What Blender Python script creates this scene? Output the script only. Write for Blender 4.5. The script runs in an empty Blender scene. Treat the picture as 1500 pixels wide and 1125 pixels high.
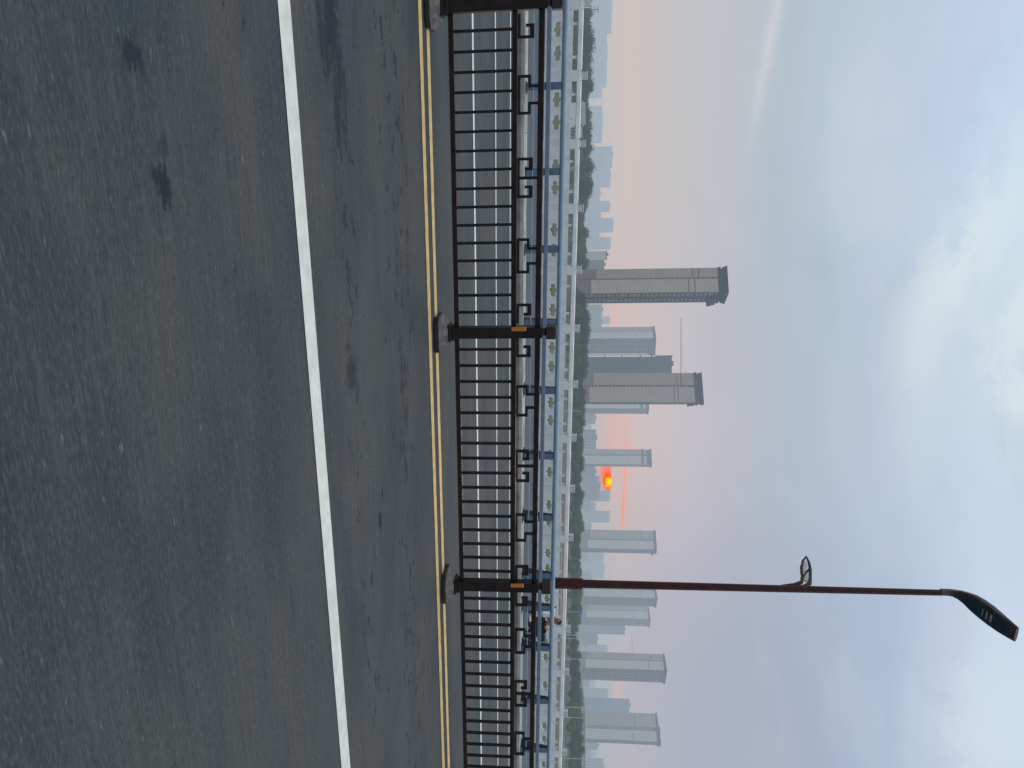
import bpy, bmesh, math, random
from mathutils import Vector, Matrix, noise
random.seed(7)
scene = bpy.context.scene
col = scene.collection
# ------------------------------------------------------------------ camera model and bridge frame
FPX = 1127.0
PITCH = math.atan(110 / FPX)
CH = 1.52                                   # camera height above the bridge deck
CP, SP = math.cos(PITCH), math.sin(PITCH)
def ray(x, y):                              # direction of a photo point (x = up the sky side, y = sideways)
    return Vector((y - 562.5, CP * FPX + SP * (x - 750), -SP * FPX + CP * (x - 750)))
DV = Vector((0.95048939, 0.31075700, -0.03339614))   # along the road (runs downhill to the right)
CV = Vector((-0.31075700, 0.95048939, 0.0))          # across the road, away from the camera
ZV = Vector((0, 0, 1))
def P(s, t, h): return DV * s + CV * t + ZV * h
def M3(v): return DV * v[0] + CV * v[1] + ZV * v[2]
GZ = -11.5                                  # level of the land below the bridge

def at(y, D, z=GZ):                         # ground point seen in column y at distance D
    r = ray(860, y); k = D / math.hypot(r.x, r.y)
    return Vector((r.x * k, r.y * k, z))
def z_at(x, y, D):
    r = ray(x, y); return CH + r.z * D / math.hypot(r.x, r.y)

# ------------------------------------------------------------------ node helpers
class NT:
    def __init__(s, tree): s.t = tree; s.n = tree.nodes; s.l = tree.links
    def new(s, typ, **kw):
        nd = s.n.new(typ)
        for k, v in kw.items(): setattr(nd, k, v)
        return nd
    def put(s, sock, v):
        if isinstance(v, bpy.types.NodeSocket): s.l.new(v, sock)
        elif v is not None:
            if hasattr(sock.default_value, '__len__') and not hasattr(v, '__len__'): v = (v,) * len(sock.default_value)
            if hasattr(sock.default_value, '__len__') and len(sock.default_value) == 4 and len(v) == 3: v = (*v, 1)
            sock.default_value = v
    def m(s, op, a, b=None, c=None, clamp=False):
        nd = s.new('ShaderNodeMath', operation=op, use_clamp=clamp)
        s.put(nd.inputs[0], a)
        if b is not None: s.put(nd.inputs[1], b)
        if c is not None: s.put(nd.inputs[2], c)
        return nd.outputs[0]
    def vm(s, op, a, b=None):
        nd = s.new('ShaderNodeVectorMath', operation=op)
        s.put(nd.inputs[0], a)
        if b is not None: s.put(nd.inputs[1], b)
        return nd.outputs['Value'] if op in ('LENGTH', 'DOT_PRODUCT', 'DISTANCE') else nd.outputs[0]
    def mix(s, f, a, b, blend='MIX'):
        nd = s.new('ShaderNodeMix', data_type='RGBA', blend_type=blend)
        s.put(nd.inputs[0], f); s.put(nd.inputs[6], a); s.put(nd.inputs[7], b)
        return nd.outputs[2]
    def noise(s, vec, scale, detail=3, rough=.55, dist=0.0):
        nd = s.new('ShaderNodeTexNoise'); s.put(nd.inputs['Vector'], vec)
        nd.inputs['Scale'].default_value = scale; nd.inputs['Detail'].default_value = detail
        nd.inputs['Roughness'].default_value = rough; nd.inputs['Distortion'].default_value = dist
        return nd.outputs['Fac']
    def sstep(s, v, lo, hi, a=0.0, b=1.0):
        nd = s.new('ShaderNodeMapRange', interpolation_type='SMOOTHSTEP')
        s.put(nd.inputs[0], v); s.put(nd.inputs[1], lo); s.put(nd.inputs[2], hi)
        s.put(nd.inputs[3], a); s.put(nd.inputs[4], b)
        return nd.outputs[0]
    def ramp(s, f, stops, interp='LINEAR'):
        nd = s.new('ShaderNodeValToRGB'); cr = nd.color_ramp; cr.interpolation = interp
        while len(cr.elements) < len(stops): cr.elements.new(0.5)
        for e, (p, c) in zip(cr.elements, stops): e.position = p; e.color = (*c, 1)
        s.put(nd.inputs[0], f); return nd.outputs[0]
    def comb(s, x, y, z):
        nd = s.new('ShaderNodeCombineXYZ'); s.put(nd.inputs[0], x); s.put(nd.inputs[1], y); s.put(nd.inputs[2], z)
        return nd.outputs[0]

def lin(r, g, b):                            # 8-bit display colour to linear
    return tuple(((c / 255) / 12.92 if c / 255 <= .04045 else ((c / 255 + .055) / 1.055) ** 2.4) for c in (r, g, b))

# air haze painted on as glow: distance from the bridge, in world space
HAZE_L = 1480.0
hz = bpy.data.node_groups.new('painted_haze', 'ShaderNodeTree')
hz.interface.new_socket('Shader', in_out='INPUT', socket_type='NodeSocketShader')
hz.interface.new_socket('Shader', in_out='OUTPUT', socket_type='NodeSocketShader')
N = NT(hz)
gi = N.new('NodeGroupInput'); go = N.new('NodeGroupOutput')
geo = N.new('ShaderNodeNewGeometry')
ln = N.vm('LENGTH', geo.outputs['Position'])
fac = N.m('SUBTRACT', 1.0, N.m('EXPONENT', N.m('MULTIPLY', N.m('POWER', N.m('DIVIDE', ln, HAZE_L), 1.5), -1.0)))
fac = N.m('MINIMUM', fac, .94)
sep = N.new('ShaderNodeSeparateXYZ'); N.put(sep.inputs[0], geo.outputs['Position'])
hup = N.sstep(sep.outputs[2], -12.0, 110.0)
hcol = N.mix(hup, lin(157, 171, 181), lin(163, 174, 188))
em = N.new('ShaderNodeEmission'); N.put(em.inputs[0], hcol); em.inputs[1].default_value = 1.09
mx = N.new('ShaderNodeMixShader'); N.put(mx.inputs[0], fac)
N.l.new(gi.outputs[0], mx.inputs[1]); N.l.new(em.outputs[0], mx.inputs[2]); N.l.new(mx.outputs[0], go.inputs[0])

def mat(name, c, rough=.6, var=.12, vscale=6.0, metal=0.0, haze=False, spec=.5, bump=0.0, bscale=60, c2=None, coat=0.0, coords='Object', stretch=None, lines=0):
    m = bpy.data.materials.new(name); m.use_nodes = True
    n = NT(m.node_tree); b = n.n['Principled BSDF']
    tc = n.new('ShaderNodeTexCoord'); v = tc.outputs[coords]
    if stretch: v = n.vm('MULTIPLY', v, stretch)
    f = n.noise(v, vscale, 5, .6)
    lo = tuple(x * (1 - var) for x in c); hi = c2 or tuple(min(1, x * (1 + var)) for x in c)
    cc = n.mix(n.sstep(f, .3, .7), lo, hi)
    if lines:
        sz = n.new('ShaderNodeSeparateXYZ'); n.put(sz.inputs[0], tc.outputs['Object'])
        fz = n.m('FRACT', n.m('DIVIDE', sz.outputs[2], lines)); w1 = n.sstep(n.m('ABSOLUTE', n.m('SUBTRACT', fz, .5)), .40, .47)
        st_ = n.noise(n.vm('MULTIPLY', tc.outputs['Object'], (.6, .6, .03)), 1.0, 4, .6)
        cc = n.mix(n.m('MULTIPLY', w1, .22), cc, tuple(x * .45 for x in c)); cc = n.mix(n.m('MULTIPLY', n.sstep(st_, .45, .7), .25), cc, tuple(x * .62 for x in c))
    n.put(b.inputs['Base Color'], cc)
    n.put(b.inputs['Roughness'], n.m('ADD', rough - .08, n.m('MULTIPLY', f, .16)))
    b.inputs['Metallic'].default_value = metal
    b.inputs['Specular IOR Level'].default_value = spec
    if coat: b.inputs['Coat Weight'].default_value = coat; b.inputs['Coat Roughness'].default_value = .2
    if bump:
        bp = n.new('ShaderNodeBump'); bp.inputs['Strength'].default_value = bump; bp.inputs['Distance'].default_value = .02
        n.put(bp.inputs['Height'], n.noise(v, bscale, 4)); n.l.new(bp.outputs[0], b.inputs['Normal'])
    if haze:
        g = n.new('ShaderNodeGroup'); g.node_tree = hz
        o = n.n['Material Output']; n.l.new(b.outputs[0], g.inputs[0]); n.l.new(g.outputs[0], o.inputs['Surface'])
    return m

# ------------------------------------------------------------------ object helpers
def tag(o, label=None, cat=None, group=None, kind=None):
    if label: o['label'] = label
    if cat: o['category'] = cat
    if group: o['group'] = group
    if kind: o['kind'] = kind
    return o
def empty(name, loc, label=None, cat=None, group=None):
    o = bpy.data.objects.new(name, None); o.empty_display_size = .3; o.location = loc
    col.objects.link(o); return tag(o, label, cat, group)
ID = lambda v: Vector(v)
class MB:
    def __init__(s, f=ID): s.v = []; s.f = []; s.map = f; s.extra = []
    def add(s, vs, fs):
        k = len(s.v); s.v += [Vector(x) for x in vs]; s.f += [tuple(i + k for i in q) for q in fs]; return s
    def box(s, a, b):
        (x0, y0, z0), (x1, y1, z1) = a, b
        return s.add([(x0,y0,z0),(x1,y0,z0),(x1,y1,z0),(x0,y1,z0),(x0,y0,z1),(x1,y0,z1),(x1,y1,z1),(x0,y1,z1)],
                     [(0,3,2,1),(4,5,6,7),(0,1,5,4),(1,2,6,5),(2,3,7,6),(3,0,4,7)])
    def frus(s, a, b):      # a, b = (x0,y0,x1,y1,z) bottom and top rectangles
        x0,y0,x1,y1,z = a; u0,w0,u1,w1,z2 = b
        return s.add([(x0,y0,z),(x1,y0,z),(x1,y1,z),(x0,y1,z),(u0,w0,z2),(u1,w0,z2),(u1,w1,z2),(u0,w1,z2)],
                     [(0,3,2,1),(4,5,6,7),(0,1,5,4),(1,2,6,5),(2,3,7,6),(3,0,4,7)])
    def prism(s, poly, h0, h1, axis=1):   # poly in the two other axes, extruded along axis
        n = len(poly)
        def mk(p, h):
            q = list(p); q.insert(axis, h); return tuple(q)
        s.add([mk(p, h0) for p in poly] + [mk(p, h1) for p in poly],
              [tuple(range(n))[::-1], tuple(range(n, 2*n))] + [(i, (i+1) % n, n+(i+1) % n, n+i) for i in range(n)])
        return s
    def tube(s, pts, rad, seg=10, cap=True, flat=1.0):
        pts = [Vector(p) for p in pts]; n = len(pts)
        rad = rad if isinstance(rad, (list, tuple)) else [rad] * n
        k = len(s.v); prev = None
        for i, p in enumerate(pts):
            t = (pts[min(i+1, n-1)] - pts[max(i-1, 0)]).normalized()
            ref = prev if prev is not None else (Vector((0,0,1)) if abs(t.z) < .9 else Vector((1,0,0)))
            u = (ref - t * ref.dot(t)).normalized(); w = t.cross(u); prev = u
            for j in range(seg):
                a = 2*math.pi*j/seg
                s.v.append(p + (u*math.cos(a) + w*math.sin(a)*flat) * rad[i])
        for i in range(n-1):
            for j in range(seg):
                s.f.append((k+i*seg+j, k+i*seg+(j+1) % seg, k+(i+1)*seg+(j+1) % seg, k+(i+1)*seg+j))
        if cap:
            s.f.append(tuple(k+j for j in range(seg))[::-1]); s.f.append(tuple(k+(n-1)*seg+j for j in range(seg)))
        return s
    def sphere(s, c, r, seg=10, rings=7):
        c = Vector(c); r = r if hasattr(r, '__len__') else (r, r, r); k = len(s.v)
        for i in range(1, rings):
            a = math.pi*i/rings
            for j in range(seg):
                b = 2*math.pi*j/seg
                s.v.append(c + Vector((r[0]*math.sin(a)*math.cos(b), r[1]*math.sin(a)*math.sin(b), r[2]*math.cos(a))))
        s.v.append(c + Vector((0,0,r[2]))); s.v.append(c - Vector((0,0,r[2]))); T = len(s.v)-2; Bo = T+1
        for i in range(rings-2):
            for j in range(seg):
                s.f.append((k+i*seg+j, k+(i+1)*seg+j, k+(i+1)*seg+(j+1) % seg, k+i*seg+(j+1) % seg))
        for j in range(seg):
            s.f.append((T, k+j, k+(j+1) % seg)); s.f.append((Bo, k+(rings-2)*seg+(j+1) % seg, k+(rings-2)*seg+j))
        return s
    def build(s, name, m, parent=None, loc=None, smooth=False, bevel=0.0, fixn=True):
        me = bpy.data.meshes.new(name); me.from_pydata([s.map(v) for v in s.v], [], s.f)
        if fixn or bevel:
            bm = bmesh.new(); bm.from_mesh(me)
            if bevel: bmesh.ops.bevel(bm, geom=bm.edges[:], offset=bevel, segments=1, affect='EDGES')
            bmesh.ops.recalc_face_normals(bm, faces=bm.faces); bm.to_mesh(me); bm.free()
        me.materials.append(m)
        if s.extra:                                  # surface pattern kept inside the part's own mesh
            bm = bmesh.new(); bm.from_mesh(me)
            for idx, (e, em_) in enumerate(s.extra):
                me.materials.append(em_); vs = [bm.verts.new(s.map(v)) for v in e.v]
                for q in e.f: fc = bm.faces.new([vs[i] for i in q]); fc.material_index = idx+1
            bmesh.ops.recalc_face_normals(bm, faces=bm.faces); bm.to_mesh(me); bm.free()
        if smooth:
            me.polygons.foreach_set('use_smooth', [True]*len(me.polygons))
            me.set_sharp_from_angle(angle=math.radians(40))
        o = bpy.data.objects.new(name, me); col.objects.link(o)
        if parent: o.parent = parent
        if loc is not None: o.location = loc
        return o
def kids(o): return [c for c in bpy.data.objects if c.parent == o]
def copy_tree(o, parent=None):
    ch = kids(o); c = o.copy(); col.objects.link(c); c.parent = parent
    for k in ch: copy_tree(k, c)
    return c

# ------------------------------------------------------------------ materials
black_metal = mat('black_fence_paint', (.010,.0062,.006), .45, .45, 7, c2=(.020,.013,.012), bump=.2, bscale=160, spec=.32)
dark_iron = mat('dark_iron_base', (.02,.014,.014), .55, .35, 14, bump=.3, bscale=120)
iron_top = mat('grey_iron_top', (.10,.095,.10), .65, .4, 14, c2=(.20,.19,.19), bump=.3, bscale=120)  # sloped top of the base block, paler grey than its sides
orange = mat('orange_reflector', (.62,.19,.01), .3, .1, 40, coat=.6)
blue_tube = mat('blue_barrier_paint', (.23,.35,.455), .4, .12, 3, coat=.25, bump=.05)
blue_beam = mat('blue_beam_paint', (.155,.225,.31), .45, .12, 4, bump=.05)
blue_post = mat('blue_post_painted_shade', (.005,.014,.032), .5, .2, 6)  # post web far darker than its flange: side shade put into the colour
blue_flange = mat('blue_flange_paint', (.10,.165,.24), .5, .2, 6)
concrete = mat('plinth_concrete', (.20,.21,.20), .85, .3, 1.6, c2=(.30,.31,.29), bump=.4, bscale=30)
kerb_top_m = mat('kerb_top_paint', (.50,.51,.48), .8, .35, 1.8, c2=(.66,.67,.63), bump=.4, bscale=30)
stone = mat('balustrade_stone', (.80,.82,.81), .8, .13, 2.2, bump=.35, bscale=25)
stone_cap = mat('carved_cap_stone', (.80,.82,.80), .85, .10, 9, bump=.8, bscale=22)
white_paint = mat('road_line_paint', (.76,.77,.72), .6, .06, 9, c2=(.86,.87,.81), bump=.3, bscale=90)
yellow_paint = mat('yellow_line_paint', (.76,.50,.17), .6, .12, 9, c2=(.92,.63,.25), bump=.3, bscale=90)
lamp_paint = mat('oxblood_lamp_paint', (.052,.011,.009), .45, .3, 3, spec=.3)
lamp_head_m = mat('lamp_head_metal', (.10,.085,.09), .35, .2, 6, metal=.5)
lamp_under = mat('lamp_underside', (.012,.045,.10), .35, .3, 30)
lamp_glow = mat('lamp_lens', (.62,.68,.72), .3, .1, 9)
skin = mat('skin', (.33,.155,.10), .55, .1, 30)
hair_m = mat('black_hair', (.008,.007,.007), .6, .3, 60)
shirt_m = mat('beige_shirt_cloth', (.62,.55,.44), .85, .15, 18, bump=.3)
trouser_m = mat('black_trouser_cloth', (.010,.011,.015), .85, .3, 18)
scoot_blk = mat('scooter_black_plastic', (.012,.013,.017), .35, .2, 12, coat=.3)
scoot_wht = mat('scooter_white_plastic', (.88,.89,.89), .3, .04, 12, coat=.4)
scoot_blue = mat('scooter_box_blue', (.02,.03,.06), .35, .15, 12, coat=.3)
rubber = mat('tyre_rubber', (.01,.01,.01), .8, .2, 30)
steel = mat('brushed_steel', (.45,.46,.47), .35, .15, 20, metal=.9)

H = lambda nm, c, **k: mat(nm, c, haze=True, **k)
cream = H('cream_render', (.55,.475,.41), lines=3.1, rough=.9, var=.06, vscale=.12)
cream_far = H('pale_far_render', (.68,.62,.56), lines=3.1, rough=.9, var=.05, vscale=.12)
cream_dim = H('cream_render_painted_shade', (.45,.395,.35), lines=3.1, rough=.9, var=.07, vscale=.12)  # darker copy of the cream, shade painted into one flank slab
brownb = H('brown_stone_cladding', (.23,.185,.18), rough=.9, var=.1, vscale=.2)
joint = H('joint_line', (.05,.05,.06), rough=.9, var=.05)
facade = H('blue_grey_facade', (.050,.068,.115), rough=.7, var=.25, vscale=.25)
slabm = H('balcony_slab', (.34,.35,.37), rough=.8, var=.1, vscale=.6)
glassd = H('dark_window_glass', (.012,.02,.035), rough=.3, var=.4, vscale=.5)
crownm = H('dark_roof_crown', (.028,.038,.06), rough=.7, var=.15, vscale=.3)
netm = H('green_scaffold_net', (.025,.080,.088), rough=.95, var=.35, vscale=.12)
netband = H('scaffold_platform', (.02,.045,.055), rough=.9)
bluebld = H('blue_glass_cladding', (.07,.15,.30), rough=.4, var=.12, vscale=.1)
farwall = H('distant_wall', (.27,.28,.31), lines=3.1, rough=.9, var=.12, vscale=.05)
farwin = H('distant_window_band', (.03,.05,.075), rough=.6, var=.2, vscale=.1)
farroof = H('distant_roof', (.16,.18,.20), rough=.9, var=.1)
whiteb = H('white_render', (.72,.74,.74), rough=.8, var=.05)
roofgrey = H('grey_roof', (.26,.27,.28), rough=.8, var=.1)
cranem = H('crane_steel', (.30,.13,.11), rough=.7, var=.1)
palem = H('pale_galvanised', (.66,.68,.68), rough=.5, var=.06)
pylonm = H('dark_utility_steel', (.05,.06,.065), rough=.7, var=.1)
barkm = H('tree_bark', (.06,.05,.04), rough=.9, var=.3, vscale=2)
leafs = [H('leaf_dark', (.010,.032,.021), rough=.8, var=.45, vscale=.8, c2=(.032,.072,.040), spec=.1),
         H('leaf_mid', (.015,.045,.024), rough=.8, var=.4, vscale=.8, c2=(.048,.100,.048), spec=.1),
         H('leaf_light', (.05,.10,.04), rough=.8, var=.35, vscale=.8, c2=(.11,.18,.07), spec=.1)]
signblue = H('sign_blue', (.02,.16,.62), rough=.4, var=.05)
carw = H('car_white_paint', (.72,.73,.74), rough=.25, var=.03)
card = H('car_dark_paint', (.03,.035,.04), rough=.25, var=.1)
carr = H('car_silver_paint', (.30,.32,.34), rough=.25, var=.1)
conch = H('overpass_concrete', (.28,.30,.31), rough=.9, var=.15, vscale=.3)
redm = H('red_lamp_plastic', (.45,.03,.03), rough=.4)

# ------------------------------------------------------------------ asphalt deck
asph = bpy.data.materials.new('asphalt'); asph.use_nodes = True
n = NT(asph.node_tree); b = n.n['Principled BSDF']
uvn = n.new('ShaderNodeUVMap'); uv = uvn.outputs[0]                 # metres along / across
grain = n.noise(n.vm('MULTIPLY', uv, (26, 95, 1)), 1.0, 4, .7)
fleck = n.noise(n.vm('MULTIPLY', uv, (9, 38, 1)), 1.0, 3, .6)
pits = n.noise(n.vm('MULTIPLY', uv, (4.5, 8.5, 1)), 1.0, 4, .72, .3)
blot = n.noise(n.vm('MULTIPLY', uv, (.5, 1.1, 1)), 1.0, 4, .6)
lane = n.noise(n.vm('MULTIPLY', uv, (.02, 1.25, 1)), 1.0, 2, .5)
base = n.mix(n.sstep(blot, .36, .62), lin(50,62,70), lin(79,80,79))
base = n.mix(n.m('MULTIPLY', n.sstep(lane, .35, .65), .55), base, lin(62,74,80))
base = n.mix(n.m('MULTIPLY', n.sstep(grain, .48, .66), .5), base, lin(98,105,109))
base = n.mix(n.m('MULTIPLY', n.sstep(grain, .47, .32), .60), base, lin(38,44,52))
stre = n.noise(n.vm('MULTIPLY', uv, (2.2, 30, 1)), 1.0, 4, .6)
base = n.mix(n.m('MULTIPLY', n.sstep(stre, .52, .68), .35), base, lin(88,95,99))
base = n.mix(n.m('MULTIPLY', n.sstep(stre, .46, .32), .35), base, lin(46,52,62))
base = n.mix(n.m('MULTIPLY', n.sstep(fleck, .66, .73), .4), base, lin(140,150,156))
sx = n.new('ShaderNodeSeparateXYZ'); n.put(sx.inputs[0], uv); S_, T_ = sx.outputs[0], sx.outputs[1]
# wear pits gathered in the far wheel track, and the oil stains of the photo
track = n.m('ADD', n.sstep(n.m('ABSOLUTE', n.m('SUBTRACT', T_, 6.3)), 1.1, .1, 0, .12), n.sstep(n.m('ABSOLUTE', n.m('SUBTRACT', T_, 4.9)), .5, .05, 0, .10))
pitf = n.sstep(n.m('ADD', pits, track), .675, .72)
base = n.mix(n.m('MULTIPLY', pitf, .85), base, lin(30,36,46))
def st_of(x, y):
    r = ray(x, y); s = r.x*DV.x + r.y*DV.y; t = r.x*CV.x + r.y*CV.y; h = r.z - s*DV.z
    k = -CH/h; return k*s, k*t
warp = n.m('MULTIPLY', n.m('SUBTRACT', n.noise(n.vm('MULTIPLY', uv, (13, 36, 1)), 1.0, 5, .75), .5), 3.4)
stain = None; hole = None
for (x, y, rs, rt, w) in [(240,275,.09,.05,1),(232,257,.04,.06,.8),(193,80,.05,.07,.9),(205,92,.05,.03,.7),(484,22,.36,.15,1),(470,40,.25,.08,.8),(478,75,.2,.08,.8),
                          (497,105,.22,.08,.9),(494,165,.30,.07,.85),(515,545,.13,.13,.75),(505,140,.2,.05,.7),(523,570,.10,.06,.5),(505,320,.10,.05,.6),
                          (557,762,.085,.045,1.5),(560,721,.055,.022,1.3),(240,215,.05,.04,.5),(345,395,.03,.02,.5),(597,405,.35,.05,.45),(590,560,.5,.06,.4)]:
    ss, tt = st_of(x, y)
    dx = n.m('DIVIDE', n.m('SUBTRACT', S_, ss), rs); dy = n.m('DIVIDE', n.m('SUBTRACT', T_, tt), rt)
    r2 = n.m('SQRT', n.m('ADD', n.m('MULTIPLY', dx, dx), n.m('MULTIPLY', dy, dy)))
    v = n.sstep(n.m('ADD', r2, warp if w < 1.2 else n.m('MULTIPLY', warp, .25)), 1.15, .55, 0, min(w, 1))
    if w > 1.2: hole = v if hole is None else n.m('MAXIMUM', hole, v); continue
    stain = v if stain is None else n.m('MAXIMUM', stain, v)
base = n.mix(n.m('MULTIPLY', stain, .9), base, lin(22,30,44))
base = n.mix(n.m('MULTIPLY', hole, .96), base, lin(4,4,6))
base = n.vm('MULTIPLY', base, (.98, .97, .93))
n.put(b.inputs['Base Color'], base)
n.put(b.inputs['Roughness'], n.m('ADD', .70, n.m('MULTIPLY', grain, .2)))
b.inputs['Specular IOR Level'].default_value = .35
bp = n.new('ShaderNodeBump'); bp.inputs['Strength'].default_value = .5; bp.inputs['Distance'].default_value = .006
n.put(bp.inputs['Height'], grain); n.l.new(bp.outputs[0], b.inputs['Normal'])

def sheet(name, s0, s1, t0, t1, h, m, thick=0.0, ns=1):
    me = bpy.data.meshes.new(name); vs = []; fs = []
    for i in range(ns+1):
        s = s0 + (s1-s0)*i/ns
        vs += [(s, t0, h), (s, t1, h)]
    for i in range(ns): fs.append((2*i, 2*i+2, 2*i+3, 2*i+1))
    if thick:
        k = len(vs); vs += [(a, b_, c-thick) for a, b_, c in vs[:k]]
        fs += [(0, 1, k+1, k), (2*ns+1, 2*ns, k+2*ns, k+2*ns+1), tuple([k+2*i+1 for i in range(ns+1)] + [k+2*i for i in range(ns, -1, -1)])]
        fs += [(2*i+1, 2*i+3, k+2*i+3, k+2*i+1) for i in range(ns)] + [(2*i+2, 2*i, k+2*i, k+2*i+2) for i in range(ns)]
    me.from_pydata([P(*v) for v in vs], [], fs)
    ul = me.uv_layers.new(name='UVMap')
    for lp in me.loops: ul.data[lp.index].uv = (vs[lp.vertex_index][0], vs[lp.vertex_index][1])
    me.materials.append(m)
    o = bpy.data.objects.new(name, me); col.objects.link(o); tag(o, kind='structure'); return o
S0, S1 = -45.0, 120.0
deck = sheet('bridge_road', S0, S1, -9.0, 17.6, 0.0, asph, thick=1.2)
lanec = mat('bike_lane_surface', lin(84,94,104), .85, .15, .8, bump=.3, bscale=60)
sheet('bicycle_lane', S0, S1, 18.55, 26.2, 0.02, lanec, thick=1.2)
for nm, a, b_, m in [('white_lane_line',4.005,4.175,white_paint),('yellow_centre_line',7.365,7.51,yellow_paint),('yellow_centre_line',7.705,7.85,yellow_paint),
                 ('white_lane_line',10.72,10.87,white_paint),('white_lane_line',13.34,13.48,white_paint),('white_edge_line',15.90,16.05,white_paint)]:
    sheet(nm, S0, S1, a, b_, .004, m)

# ------------------------------------------------------------------ median fence
TF = 7.80; BAY = 3.06; S_FIRST = 1.976 - 2*BAY
fence = empty('median_fence', P(S_FIRST, TF, 0), 'black metal median fence with meander ornament standing on the double yellow line', 'fence')
FO = P(S_FIRST, TF, 0)
def fp(ds): return M3((ds, 0, 0))
def make_panel():
    g = BAY - .13; x0 = .065; x1 = x0 + g; e_ = .035
    m = MB(M3)
    m.box((x0-e_, -.021, .195), (x1+e_, .021, .245)); m.box((x0-e_, -.021, .797), (x1+e_, .021, .847)); m.box((x0-e_, -.024, 1.045), (x1+e_, .024, 1.10))
    pn = m.build('fence_panel', black_metal, fence, bevel=.004)
    for i in range(16):
        u = x0 + g/2 + (i-7.5)*.179
        MB(M3).box((u-.0135, -.0135, .245), (u+.0135, .0135, .797)).build('bar', black_metal, pn)
    th = .011
    def strokes(name, cx, segs):
        q = MB(M3)
        for (a, b_, c, d) in segs: q.box((cx+a-.0025, -.013, b_-.0025 if b_ > .855 else b_), (cx+c+.0025, .013, min(d+.0025, 1.0445)))
        q.build(name, black_metal, pn)
    def B(cx):     # box with two necks up to the top rail
        w = .175
        strokes('meander_ornament', cx, [(-w,.85,w,.872),(-w,.872,-w+.022,.975),(w-.022,.872,w,.975),(-w+.022,.953,-.065,.975),(.065,.953,w-.022,.975),(-.087,.975,-.065,1.044),(.065,.975,.087,1.044)])
    def A(cx):     # open box with inward hooks and a centre stem
        w = .19
        strokes('hooked_ornament', cx, [(-w,.85,w,.872),(-w,.872,-w+.022,1.0),(w-.022,.872,w,1.0),(-w+.022,.965,-.075,1.0),(.075,.965,w-.022,1.0),(-.097,.925,-.075,.965),(.075,.925,.097,.965),(-.012,.872,.012,1.044)])
    B(BAY*.25); A(BAY*.5); B(BAY*.75)
    strokes('hooked_ornament', 0, [(.066,.85,.27,.872),(.248,.872,.27,1.0),(.15,.965,.248,1.0),(.15,.925,.172,.965)])
    strokes('hooked_ornament', BAY, [(-.27,.85,-.066,.872),(-.27,.872,-.248,1.0),(-.248,.965,-.15,1.0),(-.172,.925,-.15,.965)])
    return pn
def make_post():
    m = MB(M3)
    m.box((-.058,-.058,.15),(.058,.058,1.125))
    po = m.build('post', black_metal, fence, bevel=.006)
    q = MB(M3)                                     # splayed cast base, long side along the road
    q.prism([(-.19,-.13),(-.13,-.18),(.13,-.18),(.19,-.13),(.19,.13),(.13,.18),(-.13,.18),(-.19,.13)], .005, .055, axis=2)
    bb = q.build('base_block', dark_iron, po, bevel=.006)
    q = MB(M3)
    lo = [(-.18,-.125),(-.125,-.17),(.125,-.17),(.18,-.125),(.18,.125),(.125,.17),(-.125,.17),(-.18,.125)]
    hi = [(x*.52, y*.52) for x, y in lo]; k = len(lo)
    q.add([(*p, .0555) for p in lo] + [(*p, .135) for p in hi], [tuple(range(k))[::-1], tuple(range(k, 2*k))] + [(i,(i+1)%k,k+(i+1)%k,k+i) for i in range(k)])
    q.build('base_slope', iron_top, po)
    q = MB(M3); q.box((-.088,-.088,.12),(.088,.088,.165)); q.box((-.074,-.074,.165),(.074,.074,.205)); q.build('collar', black_metal, po, bevel=.006)
    q = MB(M3); q.tube([(0,0,1.118),(0,0,1.135),(0,0,1.15),(0,0,1.165)], [.058,.04,.04,.058], 14)
    q.box((-.066,-.066,1.163),(.066,.066,1.262)); q.frus((-.066,-.066,.066,.066,1.262),(-.03,-.03,.03,.03,1.275)); q.build('cap', dark_iron, po, bevel=.004)
    q = MB(M3); q.box((-.072,-.092,.80),(-.028,-.0585,.955)); q.build('reflector', orange, po, bevel=.008)
    return po
pn0 = make_panel(); po0 = make_post()
for i in range(6):
    o = pn0 if i == 0 else copy_tree(pn0, fence)
    o.location = fp(i*BAY - (.055 if i == 0 else .028 if i == 1 else 0))
for i in range(7):
    o = po0 if i == 0 else copy_tree(po0, fence)
    o.location = fp(i*BAY - (.055 if i < 2 else 0))

# ------------------------------------------------------------------ blue crash barrier on its plinth
TB = 18.05
bar = empty('blue_crash_barrier', P(0, TB, 0), 'blue steel crash barrier with round top tube on a concrete plinth beyond the far lanes', 'barrier')
q = MB(M3); q.prism([(-.42,-1.2),(.48,-1.2),(.48,.13),(-.37,.13),(-.42,.08)], S0, S1, axis=0)
q.build('plinth', concrete, bar)
q = MB(M3)
u_ = S0
while u_ < S1: q.box((u_, -.36, .131), (min(u_+2.985, S1), .47, .152)); u_ += 3.0
q.build('coping_slab', kerb_top_m, bar)
posts_s = [-.96,.84,2.58,4.33,6.05,7.80,9.54,11.27,12.28,13.57,15.35,17.08]
while posts_s[0] > S0+3: posts_s.insert(0, posts_s[0]-1.745)
while posts_s[-1] < 75: posts_s.append(posts_s[-1]+1.745)
pr = [(-.13,.153),(.22,.153),(.10,.52),(.02,.93),(-.075,.93),(-.10,.80),(-.10,.55)]
first = None
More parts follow.
